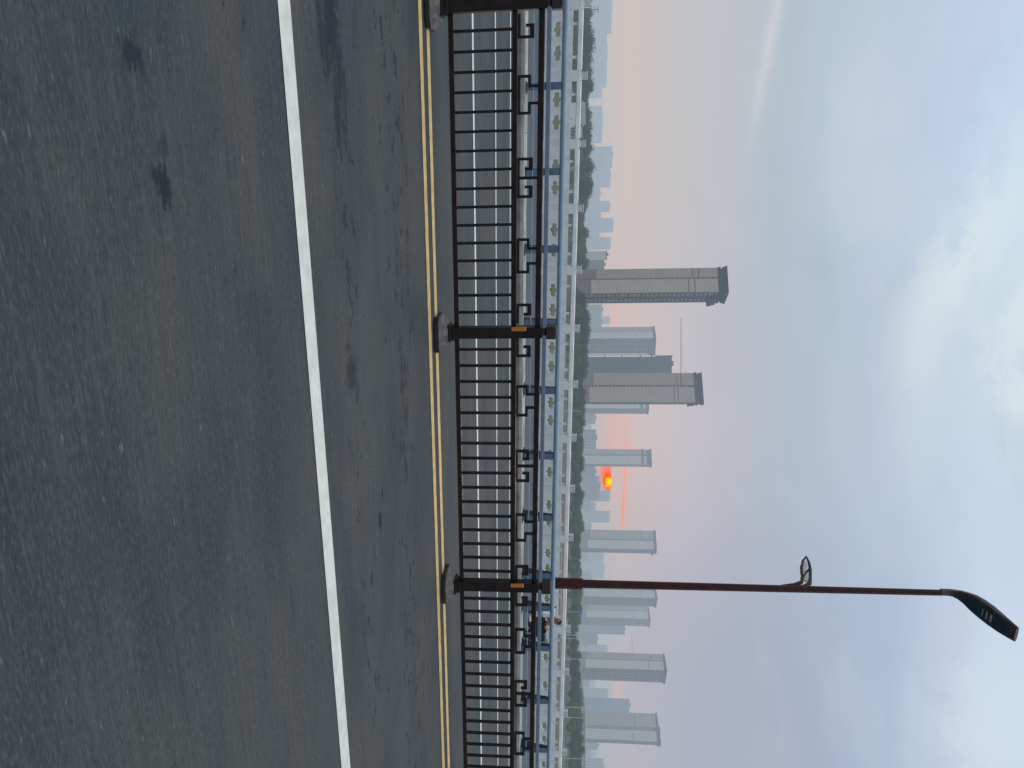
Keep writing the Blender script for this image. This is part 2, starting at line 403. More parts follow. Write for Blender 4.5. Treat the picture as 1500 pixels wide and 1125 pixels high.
for s in posts_s:
    if first is None:
        q = MB(M3); q.prism(pr, -.012, .012, axis=0); q.prism([(a*.9-.005, h) for a, h in pr], .10, .124, axis=0)
        q.box((-.06,-.16,.1525),(.19,.24,.170))
        first = q.build('barrier_post', blue_post, bar); o = first
        q = MB(M3); q.box((-.02,-.118,.171),(.138,-.1305,.60)); q.box((-.02,-.118,.60),(.138,-.1025,.925)); fl0 = q.build('front_flange', blue_flange, first)
    else:
        o = copy_tree(first, bar)
    o.location = M3((s-.06, 0, 0))
q = MB(M3); q.tube([(S0,-.02,.985),(S1,-.02,.985)], .062, 18); q.build('top_tube', blue_tube, bar, smooth=True)
q = MB(M3); q.box((S0,-.175,.60),(S1,-.119,.70)); q.build('lower_beam', blue_beam, bar, bevel=.01)
q = MB(M3); q.tube([(S0,-.14,.32),(S1,-.14,.32)], .014, 8); q.build('bottom_tube', blue_tube, bar)

# ------------------------------------------------------------------ stone balustrade
TS = 25.1; SB = 1.965
bal = empty('stone_balustrade', P(.36, TS, 0), 'pale carved stone balustrade with lobed openings along the far edge of the bridge', 'balustrade')
def make_balpost():
    q = MB(M3); q.box((-.15,-.14,.02),(.15,.14,1.245)); q.frus((-.15,-.14,.15,.14,1.246),(-.115,-.11,.115,.11,1.29))
    p = q.build('post', stone, bal, bevel=.012)
    q = MB(M3); q.box((-.12,-.115,1.285),(.12,.115,1.31)); q.box((-.10,-.095,1.31),(.10,.095,1.46)); q.box((-.115,-.11,1.46),(.115,.11,1.49))
    for i in range(4): q.box((-.106+i*.056,-.101,1.325),(-.106+i*.056+.035,.101,1.445)); q.box((-.106,-.101+i*.053,1.325),(.106,-.101+i*.053+.035,1.445))
    q.build('cap', stone_cap, p, bevel=.004, fixn=True)
    return p
def balpanel():
    cu = bpy.data.curves.new('tmp_panel', 'CURVE'); cu.dimensions = '2D'; cu.fill_mode = 'BOTH'; cu.extrude = .07; cu.bevel_depth = .008
    def poly(pts):
        sp = cu.splines.new('POLY'); sp.points.add(len(pts)-1); sp.use_cyclic_u = True
        for a, p in zip(sp.points, pts): a.co = (p[0], p[1], 0, 1)
    w = SB/2-.15
    poly([(-w,.30),(w,.30),(w,1.0),(-w,1.0)])
    for cx in (-.33, .33):
        pts = []
        for i in range(72):
            a = -2*math.pi*i/72
            r = .105 + .035*abs(math.cos(2*a+math.pi/2*0)) ** .7 * (1 if abs(math.cos(a)) < .7 else 1)
            x = .175*math.cos(a); y = .06*math.sin(a)
            # union-like outline of three lobes side by side
            best = 0
            for (lx, lr) in ((-.145,.082),(0,.118),(.145,.082)):
                # ray from the centre to the lobe circle
                dx, dy = math.cos(a), math.sin(a); bq = lx*dx; cq = lx*lx - lr*lr; ds = bq*bq - cq
                if ds > 0: best = max(best, bq + math.sqrt(ds))
            pts.append((cx + best*math.cos(a), (.56 + best*math.sin(a)*1.12)))
        poly(pts)
    ob = bpy.data.objects.new('tmp_panel', cu); col.objects.link(ob)
    dg = bpy.context.evaluated_depsgraph_get(); me = bpy.data.meshes.new_from_object(ob.evaluated_get(dg))
    bpy.data.objects.remove(ob)
    for v in me.vertices:
        x, y, z = v.co; v.co = M3((x, z, y))
    me.materials.clear(); me.materials.append(stone)
    o = bpy.data.objects.new('panel', me); col.objects.link(o); o.parent = bal; return o
bp0 = make_balpost(); pl0 = balpanel()
q = MB(M3); q.box((-SB/2+.15,-.075,.185),(SB/2-.15,.075,.265)); q.box((-.5,-.05,.02),(-.38,.05,.185)); q.box((.38,-.05,.02),(.5,.05,.185)); q.box((-.5,-.04,1.01),(-.42,.04,1.155)); q.box((.42,-.04,1.01),(.5,.04,1.155))
br0 = q.build('bottom_rail', stone, bal, bevel=.006)
q = MB(M3); q.prism([(-.085,1.155),(.085,1.155),(.10,1.175),(.09,1.285),(.03,1.31),(-.03,1.31),(-.09,1.285),(-.10,1.175)], -SB/2+.15, SB/2-.15, axis=0)
hr0 = q.build('handrail', stone, bal)
for i, k in enumerate(range(-14, 22)):
    a = bp0 if i == 0 else copy_tree(bp0, bal); a.location = M3((k*SB, 0, 0))
    for src in (pl0, br0, hr0):
        o = src if i == 0 else src.copy()
        if i: col.objects.link(o)
        o.location = M3(((k+.5)*SB, 0, 0))

# ------------------------------------------------------------------ tall street lamp
LS, LT = 12.15, 19.0
def on_s(x, y, s0=LS):
    r = ray(x, y); s = r.x*DV.x + r.y*DV.y; t = r.x*CV.x + r.y*CV.y; h = r.z - s*DV.z
    k = s0/s; return (k*t, CH + k*h)
lamp = empty('street_lamp', P(LS, LT, 0), 'tall dark red double arm street lamp behind the blue barrier', 'street lamp')
q = MB(M3); q.tube([(0,0,.02),(0,0,1.76),(0,0,1.80),(0,0,1.81)], [.165,.155,.15,.12], 8); q.box((-.26,-.26,.02),(.26,.26,.05)); q.build('lower_shaft', lamp_paint, lamp)
q = MB(M3); q.tube([(0,0,1.8),(0,0,6.0),(0,0,11.45)], [.120,.104,.082], 8); q.build('upper_shaft', lamp_paint, lamp)
q = MB(M3); q.box((-.05,-.132,.6),(.05,.10,1.2)); q.build('access_door', lamp_paint, lamp)
# main head: swept blade reaching over the road
tip = on_s(1490, 932); el = (tip[0]-LT, tip[1])
path = []
for (x, y, w, th) in [(1378,867.3,.085,.085),(1388,867.6,.088,.085),(1396,868.6,.095,.085),(1405,871.2,.115,.088),(1415,876,.145,.09),(1426,883,.18,.095),(1438,891.5,.205,.095),(1452,902,.21,.09),(1466,913,.195,.075),(1479,922.5,.175,.055),(1489,929.5,.16,.035)]:
    t, h = on_s(x, y); g_w = 1.0 + .32*min(1, max(0, (x-1396)/30)); path.append((t-LT, h, w*g_w, th*g_w))
def blade(path, seg=12):
    q = MB(M3); k = 0
    for i, (t, h, w, th) in enumerate(path):
        a = path[max(i-1,0)]; c = path[min(i+1,len(path)-1)]
        tt, hh = c[0]-a[0], c[1]-a[1]; L = math.hypot(tt, hh); nt, nh = -hh/L, tt/L
        for j in range(seg):
            an = 2*math.pi*j/seg; ca, sa = math.cos(an), math.sin(an)
            ca = math.copysign(abs(ca)**.6, ca); sa = math.copysign(abs(sa)**.8, sa)
            q.v.append(Vector((w*ca, t + nt*th*sa, h + nh*th*sa)))
    n_ = len(path)
    for i in range(n_-1):
        for j in range(seg): q.f.append((i*seg+j, i*seg+(j+1)%seg, (i+1)*seg+(j+1)%seg, (i+1)*seg+j))
    q.f.append(tuple(range(seg))); q.f.append(tuple(range((n_-1)*seg, n_*seg)))
    return q
hd = blade(path).build('lamp_head', lamp_head_m, lamp, smooth=True)
def under(path, i0, i1, f, off, name, m, par):
    q = MB(M3); row = []
    for (t, h, w, th), (a, c) in zip(path[i0:i1+1], [(path[max(i-1,0)], path[min(i+1,len(path)-1)]) for i in range(i0, i1+1)]):
        tt, hh = c[0]-a[0], c[1]-a[1]; L = math.hypot(tt, hh); nt, nh = hh/L, -tt/L
        if nh > 0: nt, nh = -nt, -nh
        row.append([(-w*f, t+nt*(th+off), h+nh*(th+off)), (w*f, t+nt*(th+off), h+nh*(th+off))])
    vs = [p for r in row for p in r]; n_ = len(row)
    q.add(vs + [(a, b_-0*.01, c+.02) for a, b_, c in vs], [(2*i,2*i+1,2*i+3,2*i+2) for i in range(n_-1)] + [(2*n_+2*i,2*n_+2*i+2,2*n_+2*i+3,2*n_+2*i+1) for i in range(n_-1)]
          + [(2*i,2*i+2,2*n_+2*i+2,2*n_+2*i) for i in range(n_-1)] + [(2*i+1,2*n_+2*i+1,2*n_+2*i+3,2*i+3) for i in range(n_-1)] + [(0,2*n_,2*n_+1,1),(2*n_-2,2*n_-1,4*n_-1,4*n_-2)])
    q.build(name, m, par)
under(path, 4, 9, .60, .004, 'led_underside', lamp_under, hd)
for j in range(4):
    a = path[6]; c = path[8]; f = .05 + j*.22
    t = a[0]+(c[0]-a[0])*f; h = a[1]+(c[1]-a[1])*f; w = a[2]
    q = MB(M3); q.box((-w*.45, t-.035, h-.125), (w*.35, t+.035, h-.095)); q.build('led_module', lamp_glow, hd)
# small leaf-shaped light over the walkway
def leafpt(x, y): t, h = on_s(x, y); return Vector((0, t-LT, h))
arm = MB(M3)
lower = [leafpt(*p) for p in [(1145,859),(1164,857),(1174,853),(1175,842),(1174,832),(1176,822),(1181,815)]]
upper = [leafpt(*p) for p in [(1160,861),(1178,860),(1186,855),(1187,845),(1187,834),(1185,824),(1181,815)]]
midp = [leafpt(*p) for p in [(1173,853),(1177,846),(1181,838),(1185,834)]]
arm.tube(lower, [.05,.06,.055,.045,.045,.04,.02], 8); arm.tube(upper, [.06,.07,.06,.045,.045,.04,.02], 8); arm.tube(midp, .035, 6)
la = arm.build('leaf_arm', lamp_paint, lamp, smooth=True)
q = MB(M3)
for poly in ([(1177,850),(1184,853),(1185,845),(1184,838),(1180,843)],[(1176,840),(1180,836),(1183,830),(1181,821),(1177,826)]):
    pts = [leafpt(*p) for p in poly]; k = len(pts)
    q.add([(-.02, p.y, p.z) for p in pts] + [(.02, p.y, p.z) for p in pts], [tuple(range(k)), tuple(range(k, 2*k))] + [(i,(i+1)%k,k+(i+1)%k,k+i) for i in range(k)])
q.build('lamp_lens', lamp_glow, la)

# ------------------------------------------------------------------ rider on a small electric scooter
def solve_t(x, y, t0):
    r = ray(x, y); s = r.x*DV.x + r.y*DV.y; t = r.x*CV.x + r.y*CV.y; h = r.z - s*DV.z
    k = t0/t; return k*s, CH + k*h
TR = 20.6; sR, hR = solve_t(816, 911, TR)
RO = P(sR+.08, TR, .02)
flip = lambda v: M3((-v[0], v[1], v[2]))       # local x = forwards (to the left of the photo)
sc = empty('electric_scooter', RO, 'small black and white electric scooter carrying a rider behind the blue barrier', 'scooter')
q = MB(flip)
q.prism([(-.42,.30),(-.44,.44),(-.30,.50),(.02,.49),(.06,.40),(.0,.26),(.28,.20),(.32,.15),(-.02,.14),(-.2,.22)], -.12, .12, axis=1)
body = q.build('body', scoot_blk, sc, bevel=.02)
q = MB(flip); q.prism([(-.38,.485),(-.36,.535),(-.1,.545),(.05,.52),(.06,.49)], -.115, .115, axis=1); q.build('seat', trouser_m, sc, bevel=.018)
q = MB(flip); q.prism([(.30,.16),(.36,.16),(.47,.60),(.45,.76),(.40,.74),(.36,.55)], -.14, .14, axis=1); q.build('front_fairing', scoot_wht, sc, bevel=.02)
q = MB(flip); q.prism([(.36,.60),(.52,.60),(.45,.96),(.36,.97)], -.19, .19, axis=1); q.build('windshield', scoot_wht, sc, bevel=.008)
q = MB(flip); q.tube([(.56,0,.14),(.44,0,.62),(.41,0,.77)], .022, 8); q.build('steering_column', steel, sc)
q = MB(flip); q.tube([(.30,-.29,.79),(.38,-.16,.80),(.41,0,.77),(.38,.16,.80),(.30,.29,.79)], .016, 8); hb = q.build('handlebar', scoot_blk, sc)
for sg in (-1, 1):
    q = MB(flip); q.tube([(.37,sg*.2,.80),(.42,sg*.27,.93)], .007, 6); q.sphere((.42,sg*.28,.97), (.018,.055,.04)); q.build('mirror', scoot_blk, hb)
q = MB(flip); q.sphere((.485,0,.60), (.035,.075,.06)); q.build('headlight', scoot_wht, sc, smooth=True)
for wx in (-.42, .57):
    q = MB(flip); R = .15; pts = [(wx + R*math.cos(a), 0, .18 + R*math.sin(a)) for a in [2*math.pi*i/20 for i in range(21)]]
    q.tube(pts, .035, 8, cap=False); w = q.build('wheel', rubber, sc, smooth=True)
    q = MB(flip); q.tube([(wx,-.03,.18),(wx,.03,.18)], .105, 16); q.build('rim', steel, w)
q = MB(flip); q.prism([(.40,.30),(.56,.365),(.74,.31),(.73,.29),(.56,.34),(.42,.28)], -.06, .06, axis=1); q.build('front_mudguard', scoot_wht, sc, bevel=.006)
bx_ = MB(flip); bx_.box((-.62,-.14,.50),(-.40,.14,.72)); bx_.build('top_box', scoot_blue, sc, bevel=.05)

def skinned(name, chains, m, parent=None, extra=None, levels=1, loc=None):
    me = bpy.data.meshes.new(name); vs = []; es = []; rs = []; key = {}
    for ch in chains:
        prev = None
        for (p, r) in ch:
            kk = tuple(round(c, 4) for c in p)
            if kk not in key: key[kk] = len(vs); vs.append(Vector(p)); rs.append(r)
            i = key[kk]
            if prev is not None and prev != i: es.append((prev, i))
            prev = i
    me.from_pydata(vs, es, []); ob = bpy.data.objects.new(name + '_tmp', me); col.objects.link(ob)
    md = ob.modifiers.new('s', 'SKIN'); sb = ob.modifiers.new('u', 'SUBSURF'); sb.levels = levels
    for i, r in enumerate(rs): me.skin_vertices[0].data[i].radius = (r, r)
    me.skin_vertices[0].data[0].use_root = True
    dg = bpy.context.evaluated_depsgraph_get(); m2 = bpy.data.meshes.new_from_object(ob.evaluated_get(dg)); bpy.data.objects.remove(ob)
    q = MB(flip); q.v = [v.co.copy() for v in m2.vertices]; q.f = [tuple(pp.vertices) for pp in m2.polygons]
    if extra: extra(q)
    return q.build(name, m, parent, smooth=True, loc=loc)
HX, HZ = .10, 1.06
def headgeo(q):
    c = Vector((HX, 0, HZ)); k = len(q.v); q.sphere(c, (.098,.077,.118), 18, 14)
    for i in range(k, len(q.v)):
        v = q.v[i] - c
        if v.z < 0: v.x *= 1 - .12*(-v.z/.118) if v.x < 0 else 1; v.y *= 1 - .25*(-v.z/.118)
        if v.x > .06 and abs(v.y) < .02 and -.05 < v.z < .01: v.x += .022
        q.v[i] = c + v
    for sg in (-1, 1): q.sphere(c + Vector((-.005, sg*.078, -.005)), (.02,.012,.03), 8, 6)
    q.sphere(c + Vector((.088,0,-.065)), (.012,.026,.008), 8, 6)
    q.sphere(c + Vector((.103,0,-.022)), (.018,.014,.02), 8, 6)
def arm_ch(sg):
    sh = (.0, sg*.17, .86); el = (.08, sg*.25, .70); wr = (.28, sg*.25, .775)
    ch = [[((0,0,.80),.10), (sh,.055), ((.04, sg*.22,.78),.045), (el,.040), ((.18, sg*.25,.735),.036), (wr,.026), ((.32, sg*.25,.80),.036), ((.345, sg*.25,.81),.03)]]
    for j, dy in enumerate((-.032,-.011,.011,.032)):       # fingers close round the grip
        L = (.030,.036,.034,.026)[j]
        ch.append([((.345, sg*.25,.81),.03), ((.355, sg*.25+dy,.822),.010), ((.358+L*.5, sg*.25+dy,.815),.009), ((.358+L*.4, sg*.25+dy,.785),.008), ((.345, sg*.25+dy,.772),.008)])
    ch.append([((.32, sg*.25,.80),.036), ((.318, sg*.25-sg*.04,.79),.011), ((.335, sg*.25-sg*.045,.775),.009)])
    return ch
def leg_ch(sg, g=0):
    return [[((-.14,0,.62),.12+g), ((-.10, sg*.09,.60),.085+g), ((.10, sg*.12,.60),.07+g), ((.26, sg*.12,.56),.055+g), ((.24, sg*.11,.38),.048+g), ((.20, sg*.10,.27),.034+g)] + ([] if g else [((.21, sg*.10,.225),.035), ((.30, sg*.11,.215),.03)])]
chains = [[((-.14,0,.62),.12), ((-.11,0,.70),.115), ((-.04,0,.80),.12), ((0,0,.80),.10), ((.02,0,.88),.085), ((.05,0,.95),.05), ((.08,0,1.0),.05)]]
for sg in (-1, 1): chains += arm_ch(sg) + leg_ch(sg)
person = empty('person', RO, 'person in a pale beige shirt and black trousers riding a scooter leftwards', 'person')
bd = skinned('body', chains, skin, person, headgeo)
skinned('shirt', [[((-.17,0,.58),.145), ((-.13,0,.70),.14), ((-.045,0,.80),.132), ((.0,0,.865),.10), ((.025,0,.91),.065)],
                  [((-.045,0,.80),.132), ((.0,.165,.862),.068), ((.045,.215,.785),.058), ((.08,.25,.70),.052), ((.12,.25,.715),.045)], [((-.045,0,.80),.132), ((.0,-.165,.862),.068), ((.045,-.215,.785),.058), ((.08,-.25,.70),.052), ((.12,-.25,.715),.045)]], shirt_m, person)
skinned('trousers', leg_ch(1, .014) + leg_ch(-1, .014), trouser_m, person)
q = MB(flip); k = 0; q.sphere((HX-.018, 0, HZ+.032), (.100,.086,.104), 16, 12)
q.v = [Vector((v.x, v.y, max(v.z, HZ-.02 if v.x > HX-.05 else HZ-.06))) for v in q.v]
q.v = [Vector((min(v.x, HX+.075 if v.z > HZ+.06 else HX+.03), v.y, v.z)) for v in q.v]
q.build('hair', hair_m, person, smooth=True)
for sg in (-1, 1):
    q = MB(flip); q.sphere((HX+.086, sg*.03, HZ+.004), (.012,.014,.009), 8, 6); q.build('eye', hair_m, person)
for sg in (-1, 1):
    q = MB(flip); q.prism([(.15,.175),(.34,.175),(.345,.215),(.27,.245),(.20,.28),(.15,.27)], sg*.105-.04, sg*.105+.04, axis=1); q.build('shoe', scoot_wht, person, bevel=.012)

# ------------------------------------------------------------------ land below the bridge
gm = bpy.data.materials.new('river_flat_ground'); gm.use_nodes = True
n = NT(gm.node_tree); b = n.n['Principled BSDF']; tc = n.new('ShaderNodeTexCoord'); ob = tc.outputs['Object']
g1 = n.noise(ob, .012, 5, .6); g2 = n.noise(ob, .12, 5, .65); g3 = n.noise(ob, .9, 4, .6)
cc = n.mix(n.sstep(g1, .44, .58), (.062,.095,.036), (.150,.125,.095))
cc = n.mix(n.m('MULTIPLY', n.sstep(g2, .45, .6), .5), cc, (.05,.10,.035))
cc = n.mix(n.m('MULTIPLY', n.sstep(g3, .5, .7), .3), cc, (.15,.16,.10))
n.put(b.inputs['Base Color'], cc); b.inputs['Roughness'].default_value = .95; b.inputs['Specular IOR Level'].default_value = .1
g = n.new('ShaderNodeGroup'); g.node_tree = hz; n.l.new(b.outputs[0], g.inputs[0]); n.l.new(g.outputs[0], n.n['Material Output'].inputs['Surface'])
def land(name, pts, z, m):
    me = bpy.data.meshes.new(name); me.from_pydata([(p.x, p.y, z) for p in pts], [], [tuple(range(len(pts)))]); me.materials.append(m)
    o = bpy.data.objects.new(name, me); col.objects.link(o); return tag(o, kind='structure')
Rg = 14000
land('ground', [Vector((Rg*math.cos(a), Rg*math.sin(a), 0)) for a in [2*math.pi*i/64 for i in range(64)]], GZ, gm)
def quad(y0, y1, D0, D1): return [at(y0, D0), at(y1, D0), at(y1, D1), at(y0, D1)]
earth = H('bare_earth', (.15,.105,.085), rough=.95, var=.4, vscale=.25, spec=.1)
pave = H('pale_paving', (.30,.30,.29), rough=.9, var=.15, vscale=.1, spec=.1)
tarm = H('car_park_tarmac', (.15,.155,.16), rough=.9, var=.15, vscale=.1, spec=.1)
land('dirt_field', quad(560, 1300, 330, 452), GZ+.05, earth)
land('river_path', quad(-200, 1300, 455, 470), GZ+.07, pave)
land('car_park', quad(60, 235, 474, 560), GZ+.06, tarm)
land('sand_flat', quad(120, 330, 180, 300), GZ+.04, H('sand', (.19,.165,.135), rough=.95, var=.25, vscale=.15, spec=.1))
# bridge piers so that the deck stands on something
for s in (-30, 5, 40, 75):
    for t in (-4, 8, 21):
        top = P(s, t, -1.2); q = MB(); q.box((-1.1,-1.1,0),(1.1,1.1,top.z-GZ-.9)); q.box((-1.6,-1.6,top.z-GZ-.9),(1.6,1.6,top.z-GZ))
        tag(q.build('bridge_pier', concrete, loc=Vector((top.x, top.y, GZ)), bevel=.05), kind='structure')

# ------------------------------------------------------------------ towers
def frame_map(th, az):
    a = az + th; ex = Vector((-math.cos(a), math.sin(a), 0)); ey = Vector((math.sin(a), math.cos(a), 0))
    return lambda v: ex*v[0] + ey*v[1] + ZV*v[2]
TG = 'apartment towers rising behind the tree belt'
def tower(label, y0, ym, y1, xtop, D, th=25, podium=18, recess=(.385,.445), joints=(.80,.84), crown='eave', lit=None, second=None, stepx=None, group=TG, name='apartment_tower', crown_h=5.5):
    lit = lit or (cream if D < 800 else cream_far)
    az = math.atan((ym-562.5)/FPX); thr = math.radians(th); mp = frame_map(thr, az); px = D*math.cos(az)**-1*0 + D/FPX*math.cos(az)
    wL = (ym-y0)*px*math.cos(az)/math.cos(thr)*1.0; wR = (y1-ym)*px*math.cos(az)/math.sin(thr)
    loc = at(ym, D); Hh = z_at(xtop, ym, D) - GZ; Hb = Hh - (crown_h if crown != 'flat' else 1.2)
    r = empty(name, loc, label, 'tower block', group)
    wall = MB(mp); wall.box((0,0,0),(wL, wR, Hb))
    # flank (left face, normal -y): two protruding cream slabs with a window recess between
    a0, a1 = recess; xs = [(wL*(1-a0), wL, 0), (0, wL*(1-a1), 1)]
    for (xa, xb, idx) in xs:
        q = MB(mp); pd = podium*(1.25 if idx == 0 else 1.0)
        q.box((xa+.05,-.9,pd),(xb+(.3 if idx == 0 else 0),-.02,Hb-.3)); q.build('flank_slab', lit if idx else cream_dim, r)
        q = MB(mp); q.box((xa-.02,-.98,0),(xb+(.4 if idx == 0 else 0),-.01,pd-.02)); q.build('stone_base', brownb, r)
        q = MB(mp)
        for j in joints: q.box((xa+.1,-.96,Hb*j-(0 if idx else -3)),(xb-.1,-.901,Hb*j+.55-(0 if idx else -3)))
        q.build('joint_band', joint, r)
    q = MB(mp); fl = 3.1; nf = int((Hb-3)/fl)
    xa, xb = wL*(1-a1)+.3, wL*(1-a0)-.3
    if xb > xa:
        for i in range(2, nf): q.box((xa,-.25,i*fl),(xb,-.01,i*fl+1.5))
        wall.extra.append((q, slabm))
    # balcony facade (right face, normal -x)
    nb = max(2, round(wR/4.2)); bw = wR/nb
    q = MB(mp); g_ = MB(mp); rng = random.Random(int(y0))
    for i in range(1, nf):
        for j in range(nb):
            ya = j*bw + bw*.10; yb = ya + bw*(.62 if (j+i) % 2 or D > 800 else .5)
            if j % 2 == 0:
                q.box((-1.15, ya, i*fl),(-.02, yb, i*fl+.28)); q.box((-1.17, ya, i*fl+.85),(-1.05, yb, i*fl+1.02))
                if rng.random() < .35: q.box((-1.1, ya, i*fl+.28),(-.9, ya+bw*.25, i*fl+2.4))
            else: q.box((-.3, ya, i*fl),(-.02, yb, i*fl+.35))
            g_.box((-.08, ya+.2, i*fl+.5),(-.01, yb+.35, i*fl+2.5))
    if D < 700:
        for i in range(1, nf):
            for j in range(0, nb, 2):
                ya = j*bw + bw*.10; yb = ya + bw*.6; k = MB(mp)
                k.box((-1.15, ya, i*fl),(-.02, yb, i*fl+.28)); k.box((-1.17, ya, i*fl+.28),(-1.05, yb, i*fl+.95))
                if rng.random() < .4: k.box((-1.02, ya, i*fl+.28),(-.8, ya+bw*.25, i*fl+2.4))
                k.build('balcony', slabm, r)
    else: wall.extra.append((q, slabm))
    wall.extra.append((g_, glassd)); wall.build('wall', facade, r)
    if second:      # pale return wall at the far end of the balcony side
        q = MB(mp); q.box((-1.3, wR*(1-second), podium),(-.03, wR+.05, Hb-6)); q.build('return_wall', lit, r)
    # crown
    q = MB(mp); o = .6; e = min(wL, wR)*.05 + .7
    if crown == 'eave':
        z0 = Hb
        q.frus((-o,-o-.6,wL+o,wR+o,z0),(-o-.2,-o-.8,wL+o+.2,wR+o,z0+crown_h*.3))
        q.frus((.4,-.4,wL-.2,wR-.4,z0+crown_h*.3),(.4,-.4,wL-.2,wR-.4,z0+crown_h*.45))
        q.frus((-e*.3,-e*.5,wL+e*.3,wR,z0+crown_h*.45),(-e*.9,-e,wL+e,wR+.5,z0+crown_h))
        q.frus((-e*2.0, wR*.35, -.02, wR+.8, z0-crown_h*1.0),(-e*1.2, wR*.45, -.02, wR+.4, z0-crown_h*.1))
    elif crown == 'step':
        q.box((-o,-1.5,Hb-8),(wL+o,-.02+0,Hb-4.5)); q.box((-o,-.02,Hb-8),(-.02,wR,Hb-4.5))
        q.frus((.2,-.2,wL-.2,wR-.2,Hb),(.2,-.2,wL-.2,wR-.2,Hb+crown_h*.5)); q.frus((-o,-o-.4,wL+o,wR+o,Hb+crown_h*.5),(-o-.6,-o-1,wL+o+.6,wR+o,Hb+crown_h))
    elif crown == 'slant':
        q.add([(-1,-1.6,Hb),(wL+1,-1.6,Hb),(wL+1,wR+1,Hb),(-1,wR+1,Hb),(-1.4,-2.0,Hb+crown_h),(wL+1.2,-2,Hb+crown_h*.35),(wL+1.2,wR+1,Hb+crown_h*.35),(-1.4,wR+1,Hb+crown_h)],
              [(0,3,2,1),(4,5,6,7),(0,1,5,4),(1,2,6,5),(2,3,7,6),(3,0,4,7)])
    else: q.box((-.4,-1.2,Hb),(wL+.4,wR+.4,Hb+1.2))
    q.build('roof_crown', crownm, r)
    q = MB(mp); q.box((wL*.3, wR*.3, Hh-.5),(wL*.6, wR*.6, Hh+.3)); q.build('plant_room', crownm, r)
    return r
tower('tallest tower, cream flank and dark stepped balconies, with a flared dark roof crown', 396, 430, 445, 1067, 560, crown_h=6.5, podium=16)
tower('mid height tower with wide blue grey window side, left of the green netted block', 480, 496, 521, 961, 1120, th=60, recess=(.44,.48), podium=6, joints=(.78,), crown='eave', crown_h=3.5, second=.14)
tower('second tallest tower, cream with a full width dark crown, right of the green netted block', 547, 589.5, 592, 1031, 680, recess=(.405,.48), podium=15, joints=(.83,.86), crown_h=7)
tower('short pale tower tucked against the right side of the second tallest tower', 588, 598, 606, 951, 1260, podium=9, recess=(.1,.2), joints=(.83,), crown='step')
tower('slim tower with two stacked dark cornices just left of the setting sun', 658, 679.5, 683, 955, 1230, recess=(.32,.45), podium=4, joints=(.72,), crown='step', crown_h=8)
tower('pale tower with stepped left shoulder right of the long glowing cloud streak', 776, 803, 809, 962, 1180, recess=(.46,.56), podium=14, joints=(.80,), crown='eave', crown_h=4)
tower('tower directly behind the lamp post with a dark balcony side', 855, 873.5, 886, 963, 1170, recess=(.35,.45), podium=9, joints=(.82,), crown='slant', crown_h=3.2)
tower('tower close right of the one behind the lamp post, slightly lower', 886, 904, 915, 953, 1280, recess=(.36,.42), podium=12, joints=(.79,), crown='slant', crown_h=3.2)
tower('broad tower with dark balcony half, second tower from the right edge', 955, 978, 996, 977, 1020, recess=(.40,.46), podium=11, joints=(.82,), crown='slant', crown_h=3.2)
tower('tower beside the blue block with a sloping parapet, nearest the right edge', 1041, 1082, 1087, 968, 1100, recess=(.50,.64), podium=9, joints=(.70,), crown='slant', crown_h=4.5)
# netted construction tower
def box_building(name, label, y0, y1, xtop, D, wall, roof, th=14, depth=18, group=None, cat='building', bands='v', xt2=None, rounded=False, nb=None):
    az = math.atan((y0-562.5)/FPX); yc = (y0+y1)/2; r_ = at(yc, D)
    a = az; ex = Vector((math.cos(a), -math.sin(a), 0)); ey = Vector((math.sin(a), math.cos(a), 0))
    mp = lambda v: ex*v[0] + ey*v[1] + ZV*v[2]
    w = (y1-y0)*D/FPX*math.cos(az)*math.cos(az)**0; Hh = z_at(xtop, yc, D) - GZ
    r = empty(name, r_, label, cat, group)
    hw = w/2
    if rounded:
        rr = min(w*.35, Hh*.12); poly = [(-hw,0),(hw,0),(hw,Hh-rr)] + [(hw-rr+rr*math.cos(t_), Hh-rr+rr*.55*math.sin(t_)) for t_ in (.3,.7,1.1,1.5)] + [(-hw,Hh-rr*.45)]
        q = MB(mp); q.prism(poly, 0, depth, axis=1); wb = q
    else:
        wb = MB(mp); wb.box((-hw,0,0),(hw,depth,Hh-1.2))
        q = MB(mp); q.box((-hw-.5,-.5,Hh-1.2),(hw+.5,depth+.5,Hh)); q.box((-hw*.5,2,Hh),(hw*.1,7,Hh+2.2)); q.build('roof', roof, r)
    q = MB(mp)
    if bands == 'v':
        k = nb or max(2, int(w/5)); st = w/k
        for i in range(k): q.box((-hw+st*(i+.25),-.25,4),(-hw+st*(i+.7),-.01,Hh*.97-4))
    elif bands == 'h':
        zz = 5
        while zz < Hh-4: q.box((-hw+.6,-.25,zz),(hw-.6,-.01,zz+1.7)); zz += 3.6
    elif bands == 'g':
        zz = 5
        while zz < Hh-4:
            k = max(2, int(w/4.5)); st = w/k
            for i in range(k): q.box((-hw+st*(i+.2),-.25,zz),(-hw+st*(i+.75),-.01,zz+1.7))
            zz += 3.4
    if q.v: wb.extra.append((q, farwin))
    wb.build('wall', wall, r)
    return r, mp, w, Hh
r, mp, w, Hh = box_building('construction_tower', 'unfinished tower wrapped in dark green scaffold netting', 523, 547.5, 984, 900, netm, netm, bands=None, depth=20)
q = MB(mp)
for f in (.12,.30,.48,.67): q.box((-w/2-1.8,-1.0,Hh*f),(w/2+.2,3,Hh*f+1.1))
q.build('catch_platform', netband, r)
q = MB(mp)
for i in range(9): q.box((-w/2+w*i/8-.12,-.5,2),(-w/2+w*i/8+.12,-.2,Hh-1))
q.build('scaffold_pole', netband, r)
